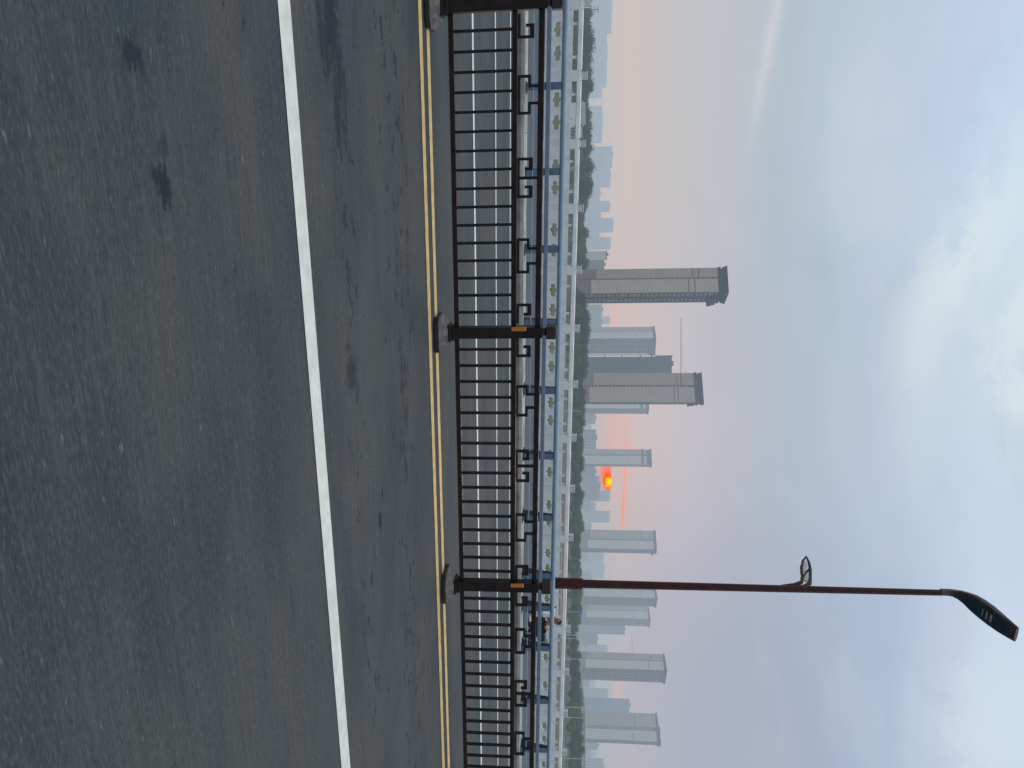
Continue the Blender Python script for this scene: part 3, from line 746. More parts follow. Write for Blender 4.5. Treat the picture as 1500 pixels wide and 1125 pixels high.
q = MB(mp); q.box((-w/2-1.6,-.8,Hh-18),(-w/2+1,6,Hh+.6)); q.build('side_platform', netm, r)
box_building('office_block', 'saturated blue clad block hugging the left side of the rightmost tower', 1022, 1042, 922, 1500, bluebld, bluebld, bands=None, cat='building', depth=30)
FG = 'hazy distant blocks on the skyline'
far = [ # y0,y1,xtop,D,bands,rounded,label
 (-14,48,896,3000,'v',0,'widest hazy block at the left edge, highest of its run'),
 (48,127,889,3000,'v',0,'long flat hazy block second from the left edge'),
 (127,144,881,2900,'v',0,'low hazy step beside the long flat block at the left'),
 (157,209,882,2700,'v',0,'isolated low hazy slab between two gaps of pink sky'),
 (216,246,897,2500,'v',0,'hazy slab behind the faint ferris wheel'),
 (246,275,894,2550,'h',0,'hazy block joined to the right of the ferris wheel slab'),
 (275,296,879,2400,'v',0,'low hazy block before the three rounded towers'),
 (295,311,893,2400,'v',0,'first narrow hazy tower left of the twin rounded towers'),
 (311,321,880,2400,'h',0,'low hazy link block between two narrow hazy towers'),
 (320,341,898,2300,'v',0,'tallest narrow hazy tower of the left skyline'),
 (341,349,878,2400,'h',0,'tiny low hazy block in a pink gap of the left skyline'),
 (348,366,897,2200,'v',1,'hazy tower with a rounded right shoulder'),
 (446,463,882,1500,'g',0,'grey windowed block just right of the tallest tower'),
 (463,480,881,1550,'g',0,'grey windowed block just left of the mid height pale flank tower'),
 (464,475,893,2400,'v',0,'small hazy block peeping over the grey windowed blocks'),
 (606,621,872,1500,'g',0,'low grey block right of the short pale tower'),
 (629,658,873,1350,'g',0,'low grey grid block left of the slim cornice tower'),
 (683,702,872,1350,'g',0,'low grey grid block right of the slim cornice tower'),
 (697,733,878,1500,'h',0,'striped low block directly below the setting sun'),
 (718,734,896,1900,'v',1,'rounded hazy tower touching the right of the setting sun'),
 (735,748,872,2000,'v',0,'low hazy block between the two rounded hazy towers right of the sun'),
 (748,765,896,2000,'v',1,'second rounded hazy tower right of the setting sun'),
 (765,777,866,1900,'h',0,'very low hazy block left of the stepped shoulder tower'),
 (809,824,884,2200,'v',0,'faint hazy block right of the stepped shoulder tower'),
 (824,846,885,2300,'v',0,'faint hazy block left of the lamp post'),
 (914,928,915,1500,'g',0,'stepped grey gridded block right of the lamp post towers'),
 (928,944,875,1500,'h',0,'low grey block at the foot of the stepped gridded block'),
 (944,957,889,2000,'v',0,'small hazy block left of the broad balcony tower'),
 (1008,1023,890,1900,'v',0,'pale hazy block left of the blue clad block'),
 (1086,1097,876,1500,'g',0,'low grey block right of the rightmost tower'),
 (985,1012,872,2600,'v',0,'very faint low block right of the broad balcony tower'),
 (845,858,872,2900,'v',0,'very faint low block touching the left of the lamp post'),
 (1097,1112,873,2600,'h',0,'very faint low block near the right edge'),
 (621,630,866,2400,'v',0,'tiny faint block in the pink gap right of the short pale tower'),
 (1112,1150,884,1700,'v',0,'pale greenish block cut by the right edge'),
]
for (a, c, xt, D, bd_, rd, lb) in far:
    box_building('distant_block', lb, a, c, xt, D, farwall, farroof, bands=bd_, rounded=bool(rd), group=FG, cat='building', depth=24)
# two nearer low towers left of the tallest tower
box_building('apartment_block', 'cream block with a dark roof left of the tallest tower', 368, 381, 889, 1050, cream, crownm, bands=None, depth=14, group=FG)
box_building('apartment_block', 'grey gridded block squeezed against the left of the tallest tower', 381, 397, 885, 1080, facade, crownm, bands='g', depth=14, group=FG)
# low rise rows seen over the trees
rng = random.Random(3); y = 600
lows = ['low pale shed roof seen over the treetops']
i = 0
while y < 1120:
    w_ = rng.uniform(9, 22); xt = rng.uniform(861, 866)
    box_building('low_building', 'low hazy rooftop just above the treetops right of the second tallest tower', y, y+w_, xt, rng.uniform(1500, 1900), farwall, farroof, bands='h', group='low roofs above the treetops', depth=12)
    y += w_ + rng.uniform(4, 30)

# ferris wheel, faint in the haze
fw = at(236, 2200); R = 8.5*2200/FPX; fwz = z_at(873, 236, 2200) - GZ
r = empty('ferris_wheel', fw, 'faint ferris wheel in the haze in front of a hazy slab', 'ferris wheel')
q = MB(); q.tube([(R*math.cos(2*math.pi*i/36),0,fwz+R*math.sin(2*math.pi*i/36)) for i in range(37)], .5, 6, cap=False); rim = q.build('rim', farwin, r)
q = MB()
for i in range(12): q.tube([(0,0,fwz),(R*math.cos(math.pi*i/6),0,fwz+R*math.sin(math.pi*i/6))], .2, 4)
q.build('spokes', farwin, r)
q = MB(); q.tube([(0,0,fwz),(-9,2,0)], .7, 6); q.tube([(0,0,fwz),(9,2,0)], .7, 6); q.build('support_frame', farwin, r)

# tower cranes
def crane(label, yj0, ym, xj, D, tail):
    b0 = at(ym, D); z = z_at(xj, ym, D) - GZ; az = math.atan((ym-562.5)/FPX)
    ex = Vector((math.cos(az), -math.sin(az), 0)); ey = Vector((math.sin(az), math.cos(az), 0)); mp = lambda v: ex*v[0] + ey*v[1] + ZV*v[2]
    L = (ym-yj0)*D/FPX*math.cos(az); s = 1 if L > 0 else -1
    r = empty('tower_crane', b0, label, 'crane')
    q = MB(mp)
    for cx, cy in ((-.8,-.8),(.8,-.8),(.8,.8),(-.8,.8)): q.box((cx-.12,cy-.12,0),(cx+.12,cy+.12,z+7))
    k = 0
    while k < z: q.tube([(-.8,-.8,k),(.8,-.8,k+3)], .08, 4); q.tube([(.8,.8,k),(-.8,.8,k+3)], .08, 4); k += 3
    q.build('mast', cranem, r)
    q = MB(mp)
    for (yy, zz) in ((-.55,0),(.55,0),(0,1.1)): q.tube([(tail*s,yy,z+zz),(-L,yy,z+zz)], .13, 4)
    n_ = int(abs(L)/2)
    for i in range(n_):
        xa = -L*i/n_; xb = -L*(i+.5)/n_
        q.tube([(xa,-.55,z),(xb,0,z+1.1)], .07, 4); q.tube([(xb,0,z+1.1),(-L*(i+1)/n_,-.55,z)], .07, 4)
    jib = q.build('jib', cranem, r)
    q = MB(mp); q.tube([(0,0,z+7),(-L*.62,0,z+1.1)], .06, 4); q.tube([(0,0,z+7),(-L*.3,0,z+1.1)], .06, 4); q.tube([(0,0,z+7),(tail*s*.9,0,z)], .06, 4); q.build('stay_cable', cranem, r)
    q = MB(mp); q.box((tail*s*.9-1,-.8,z-2),(tail*s*.9+1,.8,z)); q.build('counterweight', conch, r)
crane('tower crane jib reaching left over the green netted block', 468, 553, 997, 930, 9)
crane('faint tower crane jib left of the broad balcony tower', 930, 968, 926, 1500, 9)

# ------------------------------------------------------------------ trees
def make_tree_mesh(seed, W, Hh, nleaf, style):
    rg = random.Random(seed)
    lobes = []
    nl = 9 if style != 'tall' else 8
    for i in range(nl):
        a = rg.uniform(0, 6.28); rr = rg.uniform(.05, .62)*W/2
        zc = Hh*rg.uniform(.38, .80) if i else Hh*.80
        if style == 'tall': rr *= .6
        sz = W*rg.uniform(.20,.32) * (1.15 - .5*abs(zc/Hh-.55))
        lobes.append((Vector((rr*math.cos(a), rr*math.sin(a), zc)), sz))
    v = []; f = []
    for k in range(nleaf):
        c, sz = rg.choice(lobes)
        d = Vector((rg.gauss(0,1), rg.gauss(0,1), rg.gauss(0,.8))).normalized()
        p = c + d*sz*rg.uniform(.55, 1.06)
        if rg.random() < .15: p += d*sz*rg.uniform(.1, .38)
        s = rg.uniform(.22, .52)
        u = Vector((rg.gauss(0,1), rg.gauss(0,1), rg.gauss(0,1))).normalized(); w = u.cross(d + Vector((.01,.02,.03))).normalized()
        i = len(v); v += [p-u*s-w*s*.5, p+u*s*.3-w*s*.6, p+u*s+w*s*.4, p-u*s*.2+w*s*.7]; f.append((i,i+1,i+2,i+3))
    me = bpy.data.meshes.new('crown'); me.from_pydata(v, [], f)
    inner = MB()
    for c, sz in lobes: inner.sphere(c, (sz*.62, sz*.62, sz*.58), 9, 7)
    iv = [x + Vector((noise.noise(x*.8), noise.noise(x*.8+Vector((9,0,0))), noise.noise(x*.8+Vector((0,9,0)))))*.7 for x in inner.v]
    bm = bmesh.new(); bm.from_mesh(me); k = [bm.verts.new(x) for x in iv]
    for q in inner.f: bm.faces.new([k[i] for i in q])
    bm.to_mesh(me); bm.free()
    tq = MB(); tq.tube([(0,0,0),(.1,0,Hh*.25),(-.1,.1,Hh*.6)], [W*.035,W*.028,W*.014], 8)
    for c, sz in lobes[:6]: tq.tube([(0,0,Hh*.25),(c.x*.5,c.y*.5,(Hh*.25+c.z)/2),c], [W*.016,W*.012,W*.006], 6)
    return me, tq
protos = []
for k in range(8):
    style = 'tall' if k in (5,) else 'round'
    W, Hh = [(13,13.5),(11,12.5),(14.5,13),(12,14.5),(9.5,10.5),(7,16),(10,8),(15,16)][k]
    me, tq = make_tree_mesh(100+k, W, Hh, 3400, style); me.materials.append(leafs[(0,1,1,0,2,0,2,0)[k]])
    root = empty('tree', (0,0,0)); cr = bpy.data.objects.new('crown', me); col.objects.link(cr); cr.parent = root
    tq.build('trunk', barkm, root); protos.append([root, Hh, False])
def zone(y):
    for lim, nm in ((150,'near the left edge of the tree belt'),(390,'between the white hut and the tallest tower'),(545,'below the tallest tower and netted block'),
                    (700,'between the second tallest tower and the sun'),(850,'between the sun and the lamp post'),(1010,'right of the lamp post'),(1e9,'near the right edge below the blue block')):
        if y < lim: return nm
KN = ['dark broad tree','dark rounded tree','mid green spreading tree','dark domed tree','mid green small tree','narrow upright tree','light green bushy tree','large dark tree']
def put_tree(k, y, D, xtop):
    p = protos[k]; o = p[0] if not p[2] else copy_tree(p[0]); p[2] = True
    Ht = z_at(xtop, y, D) - GZ; s = Ht/p[1]; o.location = at(y, D); sz = min(max(s, .5), 1.7)
    o.scale = (min(sz, 1.25)*random.uniform(.9, 1.1), min(sz,1.25), s); o.rotation_euler = (0, 0, random.uniform(0, 6.28))
    tag(o, f'{KN[k]} {zone(y)}', 'tree', 'trees in the belt behind the bridge')
def top_of(y):
    prof = [(-60,870),(12,866),(22,872),(32,862),(48,871),(70,869),(90,866),(108,868),(132,867),(150,862),(175,866),(205,868),(222,863),(250,869),(272,872),(286,866),(300,861),(325,858),(345,861),(380,861),(398,858),(420,859),(440,860),(470,864),(490,861),(520,861),(545,858),(575,856),(600,857),(650,857),(680,857),(705,853),(740,854),(780,852),(830,850),(880,852),(910,849),(935,844),(960,850),(1000,853),(1040,852),(1090,856),(1125,854),(1200,855)]
    for (a, u), (c, w) in zip(prof, prof[1:]):
        if a <= y <= c: return u + (w-u)*(y-a)/(c-a)
    return 858
rng = random.Random(11); y = -50
while y < 1185:
    k = rng.choice([0,1,2,3,7,0,3,2,1,4]) if y < 720 else rng.choice([0,2,4,2,1,3,4,6,7])
    put_tree(k, y, (590 if y < 430 else 545) + rng.uniform(-18, 18), top_of(y) + rng.uniform(-2.5, 2.2))
    y += rng.uniform(9, 17)
y = -40                                     # lower, lighter trees and bushes in front
while y < 1185:
    if not (145 < y < 190):
        put_tree(rng.choice([6,6,4,2]), y, (565 if y < 430 else 505) + rng.uniform(-10, 10), top_of(y) - rng.uniform(8, 14) if y > 300 else 851 + rng.uniform(-3, 3))
    y += rng.uniform(16, 34)
for yy, xt in ((58,868),(72,870),(345,856)): put_tree(5, yy, 570, xt)
# the wood behind reads as one mass: rows of leaf clumps
rg = random.Random(5); v = []; f = []
for k in range(26000):
    yy = rg.uniform(-80, 1230); D = rg.uniform(600, 660); top = z_at(top_of(yy)-3.5, yy, D)
    p = at(yy, D, rg.uniform(GZ+1, max(GZ+3, top)) ); s = rg.uniform(.5, 1.2)
    u = Vector((rg.gauss(0,1), rg.gauss(0,1), rg.gauss(0,1))).normalized(); w = u.cross(Vector((.3,.5,.8))).normalized()
    i = len(v); v += [p-u*s-w*s*.5, p+u*s*.3-w*s*.6, p+u*s+w*s*.4, p-u*s*.2+w*s*.7]; f.append((i,i+1,i+2,i+3))
me = bpy.data.meshes.new('background_wood'); me.from_pydata(v, [], f); me.materials.append(leafs[0])
o = bpy.data.objects.new('background_wood', me); col.objects.link(o); tag(o, 'dense dark wood filling in behind the belt of trees', 'wood', kind='stuff')

# ------------------------------------------------------------------ hut, cars, poles, signs on the flat
def ax(y):
    az = math.atan((y-562.5)/FPX); ex = Vector((math.cos(az), -math.sin(az), 0)); ey = Vector((math.sin(az), math.cos(az), 0))
    return lambda v: ex*v[0] + ey*v[1] + ZV*v[2]
D = 550; r = empty('white_hut', at(166, D), 'small white flat roofed building with dark windows in the trees at left', 'building'); mp = ax(166)
hh = z_at(853, 166, D) - GZ
q = MB(mp); q.box((-7,0,0),(7,8,hh)); q.build('wall', whiteb, r)
q = MB(mp); q.frus((-8,-1,8.5,9,hh),(-6.5,1.5,7,7,hh+2.2)); q.build('roof', roofgrey, r)
for (a, c) in ((-4.2,-3.0),(-2.6,-1.4)):
    for zz in (hh-4.2, hh-2.2): q = MB(mp); q.box((a,-.15,zz),(c,-.01,zz+1.5)); q.build('window', glassd, r)
q = MB(mp); q.box((2.5,-.15,0),(4,-.01,2.6)); q.build('door', glassd, r)
r = empty('grey_shed', at(190, 556), 'low grey shed right of the small white building', 'building'); mp = ax(190)
q = MB(mp); q.box((-5,0,0),(5,6,hh-1.5)); q.build('wall', roofgrey, r); q = MB(mp); q.frus((-5.5,-.5,5.5,6.5,hh-1.5),(-4.5,2,4.5,4,hh)); q.build('roof', roofgrey, r)
q = MB(mp)
for i in range(4): q.box((-4+i*2.2,-.12,2),(-2.8+i*2.2,-.01,hh-3))
q.build('glazing', glassd, r)

def make_car(paint, nm):
    r = empty('parked_car', (0,0,0)); q = MB()
    q.prism([(-2.2,.28),(2.2,.28),(2.25,.62),(2.1,.82),(1.2,.92),(-2.1,.95),(-2.25,.6)], -.88, .88, axis=1); q.build('body', paint, r, bevel=.06)
    q = MB(); q.add([(-1.9,-.8,.93),(1.2,-.8,.90),(1.2,.8,.90),(-1.9,.8,.93),(-1.3,-.62,1.42),(.5,-.62,1.42),(.5,.62,1.42),(-1.3,.62,1.42)], [(0,3,2,1),(4,5,6,7),(0,1,5,4),(1,2,6,5),(2,3,7,6),(3,0,4,7)])
    q.build('cabin_glass', glassd, r); q = MB(); q.box((-1.28,-.62,1.421),(.5,.62,1.46)); q.build('roof', paint, r)
    for a in (-1.4, 1.4):
        for c in (-.85, .85): q = MB(); q.tube([(a,c-.1,.32),(a,c+.1,.32)], .32, 14); q.build('wheel', card, r)
    return r
cars = [make_car(carw,'w'), make_car(card,'d'), make_car(carr,'s')]; used = [0,0,0]
cl = [(124,490,1,'dark car parked first from the left in the car park'),(131,492,0,'white car parked between two dark ones beside the far car park edge'),(138,490,1,'dark car right of the first white one in the car park'),
      (145,490,0,'white car in the middle of the car park row'),(154,489,1,'dark car straight below the small white building'),(161,491,1,'dark car second from right below the small white building'),
      (169,490,0,'white car at the right end of the row'),(110,495,2,'silver car at the left end of the car park'),(190,488,2,'silver car near the grey shed'),(199,488,0,'white car near the grey shed')]
for (yy, D, k, lb) in cl:
    o = cars[k] if not used[k] else copy_tree(cars[k]); used[k] = 1
    o.location = at(yy, D, GZ+.065); o.rotation_euler = (0,0,-math.atan((yy-562.5)/FPX)+.1*(-1)**int(yy)); tag(o, lb, 'car', 'cars in the riverside car park')
# white van
r = empty('white_van', at(178, 488, GZ+.065), 'white box van parked at the right end of the car row', 'van'); mp = ax(178)
q = MB(mp); q.box((-2.6,-1,.4),(1.4,1,2.9)); q.build('cargo_box', carw, r, bevel=.05); q = MB(mp); q.prism([(1.45,.4),(3,.4),(3,1.2),(2.6,2.2),(1.45,2.2)], -.95, .95, axis=1); q.build('cab', carw, r, bevel=.05)
for a in (-1.7, 2.2): q = MB(mp); q.tube([(a,-1,.4),(a,1,.4)], .4, 14); q.build('wheel', card, r)
q = MB(mp); q.prism([(2.0,1.3),(2.9,1.3),(2.6,2.05),(2.0,2.05)], -.97, -.955, axis=1); q.build('side_window', glassd, r)

for (yy, xt, D, lb) in [(15,877,430,'tallest utility pole with stacked cross arms at the left edge'),(46,871,470,'thin utility pole second from the left edge'),(60,872,480,'thin utility pole third from the left edge'),(70,873,490,'utility pole beside a pointed tree, fourth from the left edge')]:
    mp = ax(yy); z = z_at(xt, yy, D) - GZ; r = empty('utility_pole', at(yy, D), lb, 'utility pole', 'utility poles at the left')
    q = MB(mp); q.tube([(0,0,0),(0,0,z)], [.28,.16], 8); q.build('pole', pylonm, r)
    for k in range(3 if yy < 30 else 2):
        q = MB(mp); q.box((-1.5,-.1,z-.5-k*1.9),(1.5,.1,z-.3-k*1.9))
        for a in (-1.4,-.7,.7,1.4): q.tube([(a,0,z-.3-k*1.9),(a,0,z+.1-k*1.9)], .08, 6)
        q.build('cross_arm', pylonm, r)
def far_lamp(yy, xb, xt, D, lb, dirn=1):
    mp = ax(yy); z = z_at(xt, yy, D) - GZ; r = empty('distant_street_lamp', at(yy, D), lb, 'street lamp', 'pale street lamps in front of the trees')
    q = MB(mp); q.tube([(0,0,0),(0,0,z-.6),(dirn*.4,0,z-.1),(dirn*1.6,0,z)], [.15,.11,.09,.08], 8); q.build('pole', palem, r)
    q = MB(mp); q.box((dirn*1.6-.5,-.15,z-.05),(dirn*1.6+.7,.15,z+.1)); q.build('lamp_head', palem, r)
far_lamp(602, 0, 851, 430, 'pale street lamp in front of the short pale tower')
far_lamp(931, 0, 868, 470, 'tall pale lamp at the foot of the stepped gridded block')
far_lamp(936, 0, 851, 440, 'shorter pale lamp close right of the tall pale one')
far_lamp(966, 0, 858, 480, 'pale lamp below the broad balcony tower', -1)
far_lamp(1037, 0, 853, 440, 'pale lamp below the blue block')
far_lamp(1052, 0, 857, 450, 'pale lamp below the rightmost tower', -1)
far_lamp(1112, 0, 862, 420, 'pale lamp nearest the right edge')
far_lamp(395, 0, 853, 450, 'pale lamp left of the tallest tower foot')
# blue road sign, notice board, traffic light
mp = ax(897); D = 470; r = empty('road_sign', at(897, D), 'blue road sign above the treetops right of the lamp post', 'sign'); z1 = z_at(852.5, 897, D)-GZ; z0 = z_at(848, 897, D)-GZ
q = MB(mp); q.tube([(0,0,0),(0,0,z1)], .13, 8); q.build('pole', palem, r); q = MB(mp); q.box((-1.6,-.25,z0),(1.6,-.14,z1)); q.build('panel', signblue, r)
mp = ax(913); D = 330; r = empty('notice_board', at(913, D), 'square grey notice board in a white frame right of the rider', 'sign'); zc = z_at(828, 913, D)-GZ
q = MB(mp); q.box((-.9,0,zc-.9),(.9,.15,zc+.9)); f0 = q.build('frame', whiteb, r); q = MB(mp); q.box((-.6,-.03,zc-.5),(.5,-.005,zc+.55)); q.build('panel', roofgrey, f0)
q = MB(mp); q.box((-.75,.02,0),(-.55,.13,zc-.9)); q.box((.55,.02,0),(.75,.13,zc-.9)); q.build('legs', palem, r)
mp = ax(927); D = 400; r = empty('traffic_signal', at(927, D), 'thin white mast with a small red light right of the notice board', 'traffic light'); z1 = z_at(837.5, 927, D)-GZ
q = MB(mp); q.tube([(0,0,0),(0,0,z1-.3)], .1, 8); q.build('mast', palem, r); q = MB(mp); q.box((-.25,-.2,z1-.3),(.25,.2,z1+.5)); hd_ = q.build('signal_head', pylonm, r)
q = MB(mp); q.sphere((0,-.22,z1+.15), .17); q.build('red_lens', redm, hd_)

# elevated road at the right
mp = ax(1085); D = 640; c0 = at(1085, D); r = empty('overpass', c0, 'grey elevated road over the trees at the right edge', 'overpass')
px = D/FPX*.9; zt = z_at(857, 1085, D)-GZ
def arc(u): return -abs(u)*0 - max(0, -u-15)**1.6*.012
q = MB(mp); us = [-46+i*4 for i in range(34)]
for a, c in zip(us, us[1:]):
    za, zb = zt+arc(a), zt+arc(c)
    q.add([(a,0,za-1.3),(c,0,zb-1.3),(c,9,zb-1.3),(a,9,za-1.3),(a,0,za),(c,0,zb),(c,9,zb),(a,9,za)], [(4,5,6,7),(0,3,2,1),(0,1,5,4),(2,3,7,6)])
q.build('road_deck', conch, r)
q = MB(mp)
for a, c in zip(us, us[1:]):
    za, zb = zt+arc(a)+.85, zt+arc(c)+.85; q.add([(a,-.1,za-.2),(c,-.1,zb-.2),(c,.1,zb-.2),(a,.1,za-.2),(a,-.1,za+.15),(c,-.1,zb+.15),(c,.1,zb+.15),(a,.1,za+.15)], [(4,5,6,7),(0,3,2,1),(0,1,5,4),(2,3,7,6)]); q.box((a-.1,-.08,za-.85),(a+.1,.08,za))
q.build('guard_rail', palem, r)
for u in range(-34, 86, 20):
    q = MB(mp); q.box((u-.8,3,0),(u+.8,6,zt-1.3+arc(u))); q.build('pier', conch, r)
# low retaining wall and riverside railing at the edge of the earth field
q = MB(ax(860)); 
q.box((-60,0,0),(190,.4,1.1)); o = q.build('retaining_wall', conch, loc=at(860, 452)); tag(o, 'long low pale wall between the brown field and the trees', 'wall')
q = MB(ax(300)); q.box((-150,0,0),(190,.3,.9)); o = q.build('riverside_wall', conch, loc=at(300, 440)); tag(o, 'long low grey kerb wall in front of the car park', 'wall')

# ------------------------------------------------------------------ world
world = bpy.data.worlds.new('World'); scene.world = world; world.use_nodes = True
n = NT(world.node_tree); bg = n.n['Background']
r = ray(890, 704); SUN_AZ = math.atan2(r.x, r.y); SUN_EL = math.atan2(r.z, math.hypot(r.x, r.y))
sky = n.new('ShaderNodeTexSky', sky_type='NISHITA'); sky.sun_disc = False; sky.sun_elevation = SUN_EL; sky.sun_rotation = SUN_AZ; sky.dust_density = 4; sky.air_density = 1.5
tc = n.new('ShaderNodeTexCoord'); d = tc.outputs['Generated']
sx = n.new('ShaderNodeSeparateXYZ'); n.put(sx.inputs[0], d); X, Y, Z = sx.outputs
az = n.m('MULTIPLY', n.m('ARCTAN2', X, Y), 57.29578); el = n.m('MULTIPLY', n.m('ARCSINE', Z), 57.29578)
def AE(x, y):
    r = ray(x, y); return math.degrees(math.atan2(r.x, r.y)), math.degrees(math.atan2(r.z, math.hypot(r.x, r.y)))
def RS(lst, y):      # list of (x, rgb) -> ramp on el/90
    st = [(0.0, lin(*lst[0][1]))]
    for x, c in lst: st.append((max(0.0005, AE(x, y)[1]/90), lin(*c)))
    return st
L_ = RS([(866,(182,186,188)),(890,(192,190,190)),(928,(203,191,188)),(965,(195,189,190)),(1010,(189,190,194)),(1090,(183,190,198)),(1150,(173,190,203)),(1260,(179,197,213)),(1400,(181,199,224)),(1480,(178,200,228))], 150)
M_ = RS([(862,(186,180,182)),(895,(200,184,182)),(945,(196,186,188)),(1000,(189,186,194)),(1060,(180,182,194)),(1130,(171,183,198)),(1210,(173,190,207)),(1300,(182,198,217)),(1400,(188,207,224)),(1480,(196,214,228))], 560)
R_ = RS([(866,(168,178,185)),(905,(178,178,188)),(950,(170,174,188)),(1000,(165,172,190)),(1100,(160,170,190)),(1200,(159,173,197)),(1300,(162,182,206)),(1400,(178,193,218)),(1480,(190,208,227))], 1000)
zen = lin(235,240,246)
elw = n.m('ADD', el, n.m('MULTIPLY', n.m('SUBTRACT', n.noise(n.comb(n.m('MULTIPLY', az, .035), n.m('MULTIPLY', el, .11), 0), 1.0, 4, .55), .5), 3.2))
u = n.m('DIVIDE', n.m('MAXIMUM', elw, 0.0), 90.0)
cols = [n.ramp(u, st + [(.50, lin(226,232,237)), (.8, (1,.985,.96))]) for st in (L_, M_, R_)]
azL, azM, azR = AE(1100,150)[0], AE(1100,560)[0], AE(1100,1000)[0]
c = n.mix(n.sstep(az, azL, azM), cols[0], cols[1]); c = n.mix(n.sstep(az, azM+2, azR), c, cols[2])
# soft layered cloud texture
pv = n.comb(n.m('MULTIPLY', az, .060), n.m('MULTIPLY', el, .14), .3)
cl1 = n.noise(pv, 1.0, 6, .55, .35); cl2 = n.noise(n.comb(n.m('MULTIPLY', az, .10), n.m('MULTIPLY', el, .20), 4.3), 1.0, 7, .6, .5)
up = n.sstep(el, 4.0, 16.0)
c = n.mix(n.m('MULTIPLY', n.m('MULTIPLY', n.sstep(cl1, .50, .70), up), .25), c, lin(200,212,224))
c = n.mix(n.m('MULTIPLY', n.m('MULTIPLY', n.sstep(cl1, .50, .32), up), .30), c, lin(156,174,194))
c = n.mix(n.m('MULTIPLY', n.m('MULTIPLY', n.sstep(cl2, .54, .72), up), .22), c, lin(190,195,213))
cl3 = n.noise(n.comb(n.m('MULTIPLY', az, .22), n.m('MULTIPLY', el, .38), 7.7), 1.0, 8, .62, .6)
# bright cloud banks
def blob(x, y, sa, se, col_, w, lo=.40, hi=.62, c=c):
    a0, e0 = AE(x, y)
    dx = n.m('DIVIDE', n.m('SUBTRACT', az, a0), sa); dy = n.m('DIVIDE', n.m('SUBTRACT', el, e0), se)
    r2 = n.m('ADD', n.m('MULTIPLY', dx, dx), n.m('MULTIPLY', dy, dy)); g_ = n.m('EXPONENT', n.m('MULTIPLY', r2, -1.0))
    f = n.m('MULTIPLY', g_, n.sstep(n.m('ADD', n.m('MULTIPLY', n.m('ADD', cl2, cl3), .5), n.m('MULTIPLY', g_, .14)), lo, hi)); return n.mix(n.m('MULTIPLY', f, w), c, lin(*col_))
c = blob(1490, 430, 7, 3.0, (200,217,226), .65, c=c); c = blob(1400, 430, 4, 2.0, (206,220,228), .45, .42, .6, c=c); c = blob(1350, 560, 8, 1.5, (200,214,224), .35, c=c)
c = blob(1490, 250, 9, 3.0, (203,224,236), .7, c=c); c = blob(1440, 1090, 5, 3, (204,218,232), .8, c=c); c = blob(1500, 1000, 6, 3, (203,222,236), .7, c=c)
for bx0, by0, w0 in ((1385,395,.35),(1420,370,.45),(1360,450,.35),(1450,300,.35),(1490,590,.7),(1470,530,.45),(1345,520,.3),(1495,460,.5),(1480,680,.4)): c = blob(bx0, by0, 2.6, 1.5, (218,230,232), w0, .50, .64, c=c)
c = blob(1480, 780, 9, 2.5, (186,202,228), .6, c=c); c = blob(1260, 180, 6, 2.2, (192,201,222), .5, c=c)
def streak(x, y, sa, se, col_, w, tilt=0.0, c=c, amp=.25, nz=True, hard=1.0):
    a0, e0 = AE(x, y); da = n.m('SUBTRACT', az, a0)
    wob = n.m('MULTIPLY', n.m('SUBTRACT', n.noise(n.comb(n.m('MULTIPLY', az, 1.7), x*.1, 0), 1.0, 5, .7), .5), amp)
    de = n.m('SUBTRACT', n.m('SUBTRACT', el, e0), n.m('ADD', n.m('MULTIPLY', da, tilt), wob))
    br = n.sstep(n.noise(n.comb(n.m('MULTIPLY', az, 1.3), n.m('MULTIPLY', el, .8), y*.1), 1.0, 4, .65), .30, .56) if nz else 1.0
    g1 = n.m('EXPONENT', n.m('MULTIPLY', n.m('POWER', n.m('ABSOLUTE', n.m('DIVIDE', da, sa)), 4.0), -1.0))
    g2 = n.m('EXPONENT', n.m('MULTIPLY', n.m('POWER', n.m('ABSOLUTE', n.m('DIVIDE', de, se)), 2.0), -1.0))
    return n.mix(n.m('MULTIPLY', n.m('MULTIPLY', g1, n.m('MULTIPLY', g2, br)), w), c, lin(*col_))
hs = n.new('ShaderNodeHueSaturation'); hs.inputs['Saturation'].default_value = .90; n.put(hs.inputs['Color'], c); c = hs.outputs[0]
c = streak(1132, 40, 6.5, .42, (206,207,211), .62, -.12, c=c, nz=False, amp=.6)
c = streak(915, 705, 4.6, .55, (206,170,166), .28, -.004, c=c, nz=False)
c = streak(914.5, 705, 4.0, .075, (255,146,108), 1.0, -.045, c=c, amp=.16)
c = streak(894, 620, 1.9, .10, (240,158,148), .55, 0, c=c); c = streak(901, 618, 1.6, .07, (240,160,150), .5, 0, c=c)
c = streak(902, 450, 1.3, .12, (244,160,148), .35, 0, c=c); c = streak(905, 1012, 1.1, .25, (212,178,174), .6, 0, c=c, nz=False)
c = streak(904, 600, 5.5, 1.1, (212,176,174), .35, 0, c=c, nz=False)
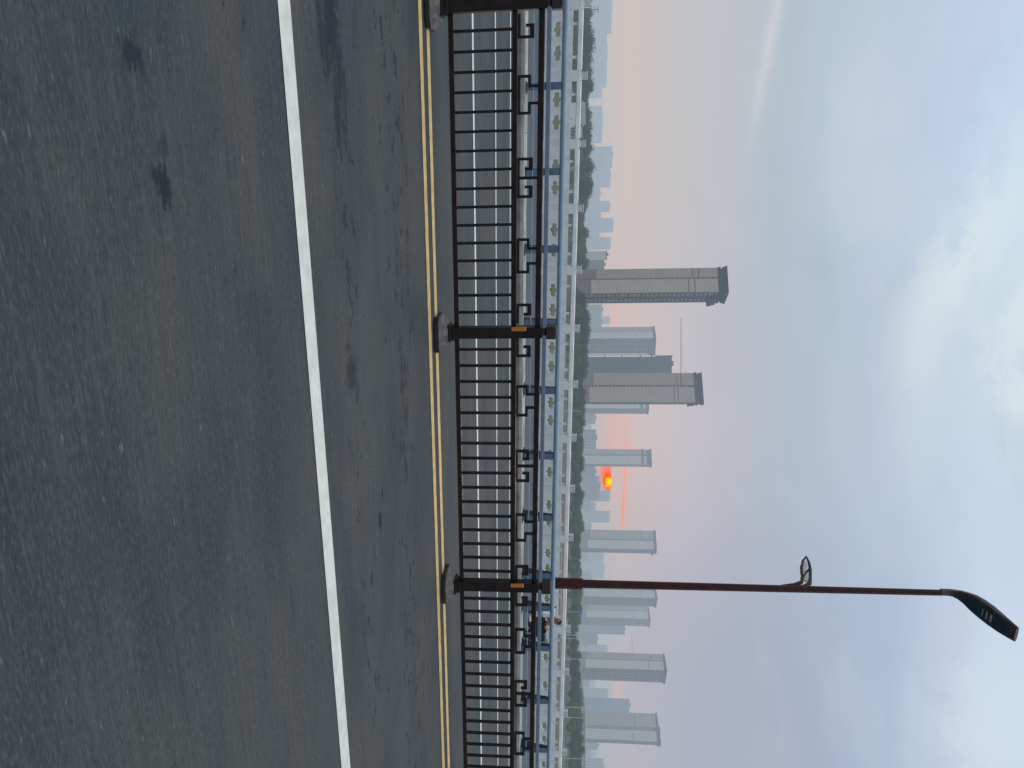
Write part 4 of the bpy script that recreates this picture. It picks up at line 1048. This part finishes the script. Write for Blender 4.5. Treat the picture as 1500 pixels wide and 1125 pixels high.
# the sun, veiled and cut flat by a cloud bar
a0, e0 = AE(889, 703)
da = n.m('SUBTRACT', az, a0); de = n.m('SUBTRACT', el, e0)
wn = n.m('MULTIPLY', n.m('SUBTRACT', n.noise(n.comb(n.m('MULTIPLY', az, 2.6), n.m('MULTIPLY', el, 3.4), 2.0), 1.0, 4, .65), .5), 1.1)
rr = n.m('ADD', n.m('SQRT', n.m('ADD', n.m('POWER', n.m('ABSOLUTE', n.m('DIVIDE', n.m('SUBTRACT', da, .08), .82)), 2.0), n.m('POWER', n.m('ABSOLUTE', n.m('DIVIDE', n.m('SUBTRACT', de, .05), .44)), 2.0))), n.m('MULTIPLY', wn, .9))
cut = n.sstep(n.m('SUBTRACT', de, n.m('MULTIPLY', wn, .15)), .36, .30); 
tail = n.m('EXPONENT', n.m('MULTIPLY', n.m('ADD', n.m('POWER', n.m('ABSOLUTE', n.m('DIVIDE', n.m('ADD', da, .45), 1.25)), 2.0), n.m('POWER', n.m('ABSOLUTE', n.m('DIVIDE', de, .55)), 2.0)), -1.0))
c = n.mix(n.m('MULTIPLY', n.m('MULTIPLY', tail, cut), .9), c, lin(250,112,84))
c = n.mix(n.m('MULTIPLY', n.sstep(rr, 1.0, .55), cut), c, (1.0,.13,.015))
core = n.m('MULTIPLY', n.sstep(n.m('SQRT', n.m('ADD', n.m('POWER', n.m('ABSOLUTE', n.m('DIVIDE', n.m('SUBTRACT', da, .14), .50)), 2.0), n.m('POWER', n.m('ABSOLUTE', n.m('DIVIDE', n.m('SUBTRACT', de, .14), .34)), 2.0))), n.m('ADD', .95, wn), n.m('ADD', .35, wn)), cut)
c = n.mix(core, c, (1.2,.72,.02))
# the real clear-sky light seen thinly through the overcast
nish = n.vm('MULTIPLY', sky.outputs[0], (.05,.05,.05))
tot = n.mix(.06, c, nish)
n.put(bg.inputs[0], tot); bg.inputs[1].default_value = 1.10

sl = bpy.data.lights.new('sun', 'SUN'); sl.energy = .6; sl.angle = math.radians(12); sl.color = (1.0,.72,.55)
so = bpy.data.objects.new('sun', sl); col.objects.link(so)
sd = Vector((math.sin(SUN_AZ)*math.cos(SUN_EL), math.cos(SUN_AZ)*math.cos(SUN_EL), math.sin(SUN_EL)))
so.rotation_euler = sd.to_track_quat('Z', 'Y').to_euler(); so.location = (0, 0, 40)

# ------------------------------------------------------------------ camera (held on its side, as the photo was)
cd = bpy.data.cameras.new('camera'); cd.sensor_width = 36; cd.sensor_fit = 'HORIZONTAL'; cd.lens = 36*FPX/1500; cd.clip_start = .05; cd.clip_end = 30000
co = bpy.data.objects.new('camera', cd); col.objects.link(co)
Fv = Vector((0, CP, -SP)); Uv = Vector((0, SP, CP))
mw = Matrix((( Uv.x, -1, -Fv.x, 0), (Uv.y, 0, -Fv.y, 0), (Uv.z, 0, -Fv.z, CH), (0,0,0,1)))
co.matrix_world = mw; scene.camera = co
scene.view_settings.view_transform = 'Standard'; scene.view_settings.look = 'None'; scene.view_settings.exposure = 0
scene.render.engine = 'CYCLES'; scene.cycles.max_bounces = 6
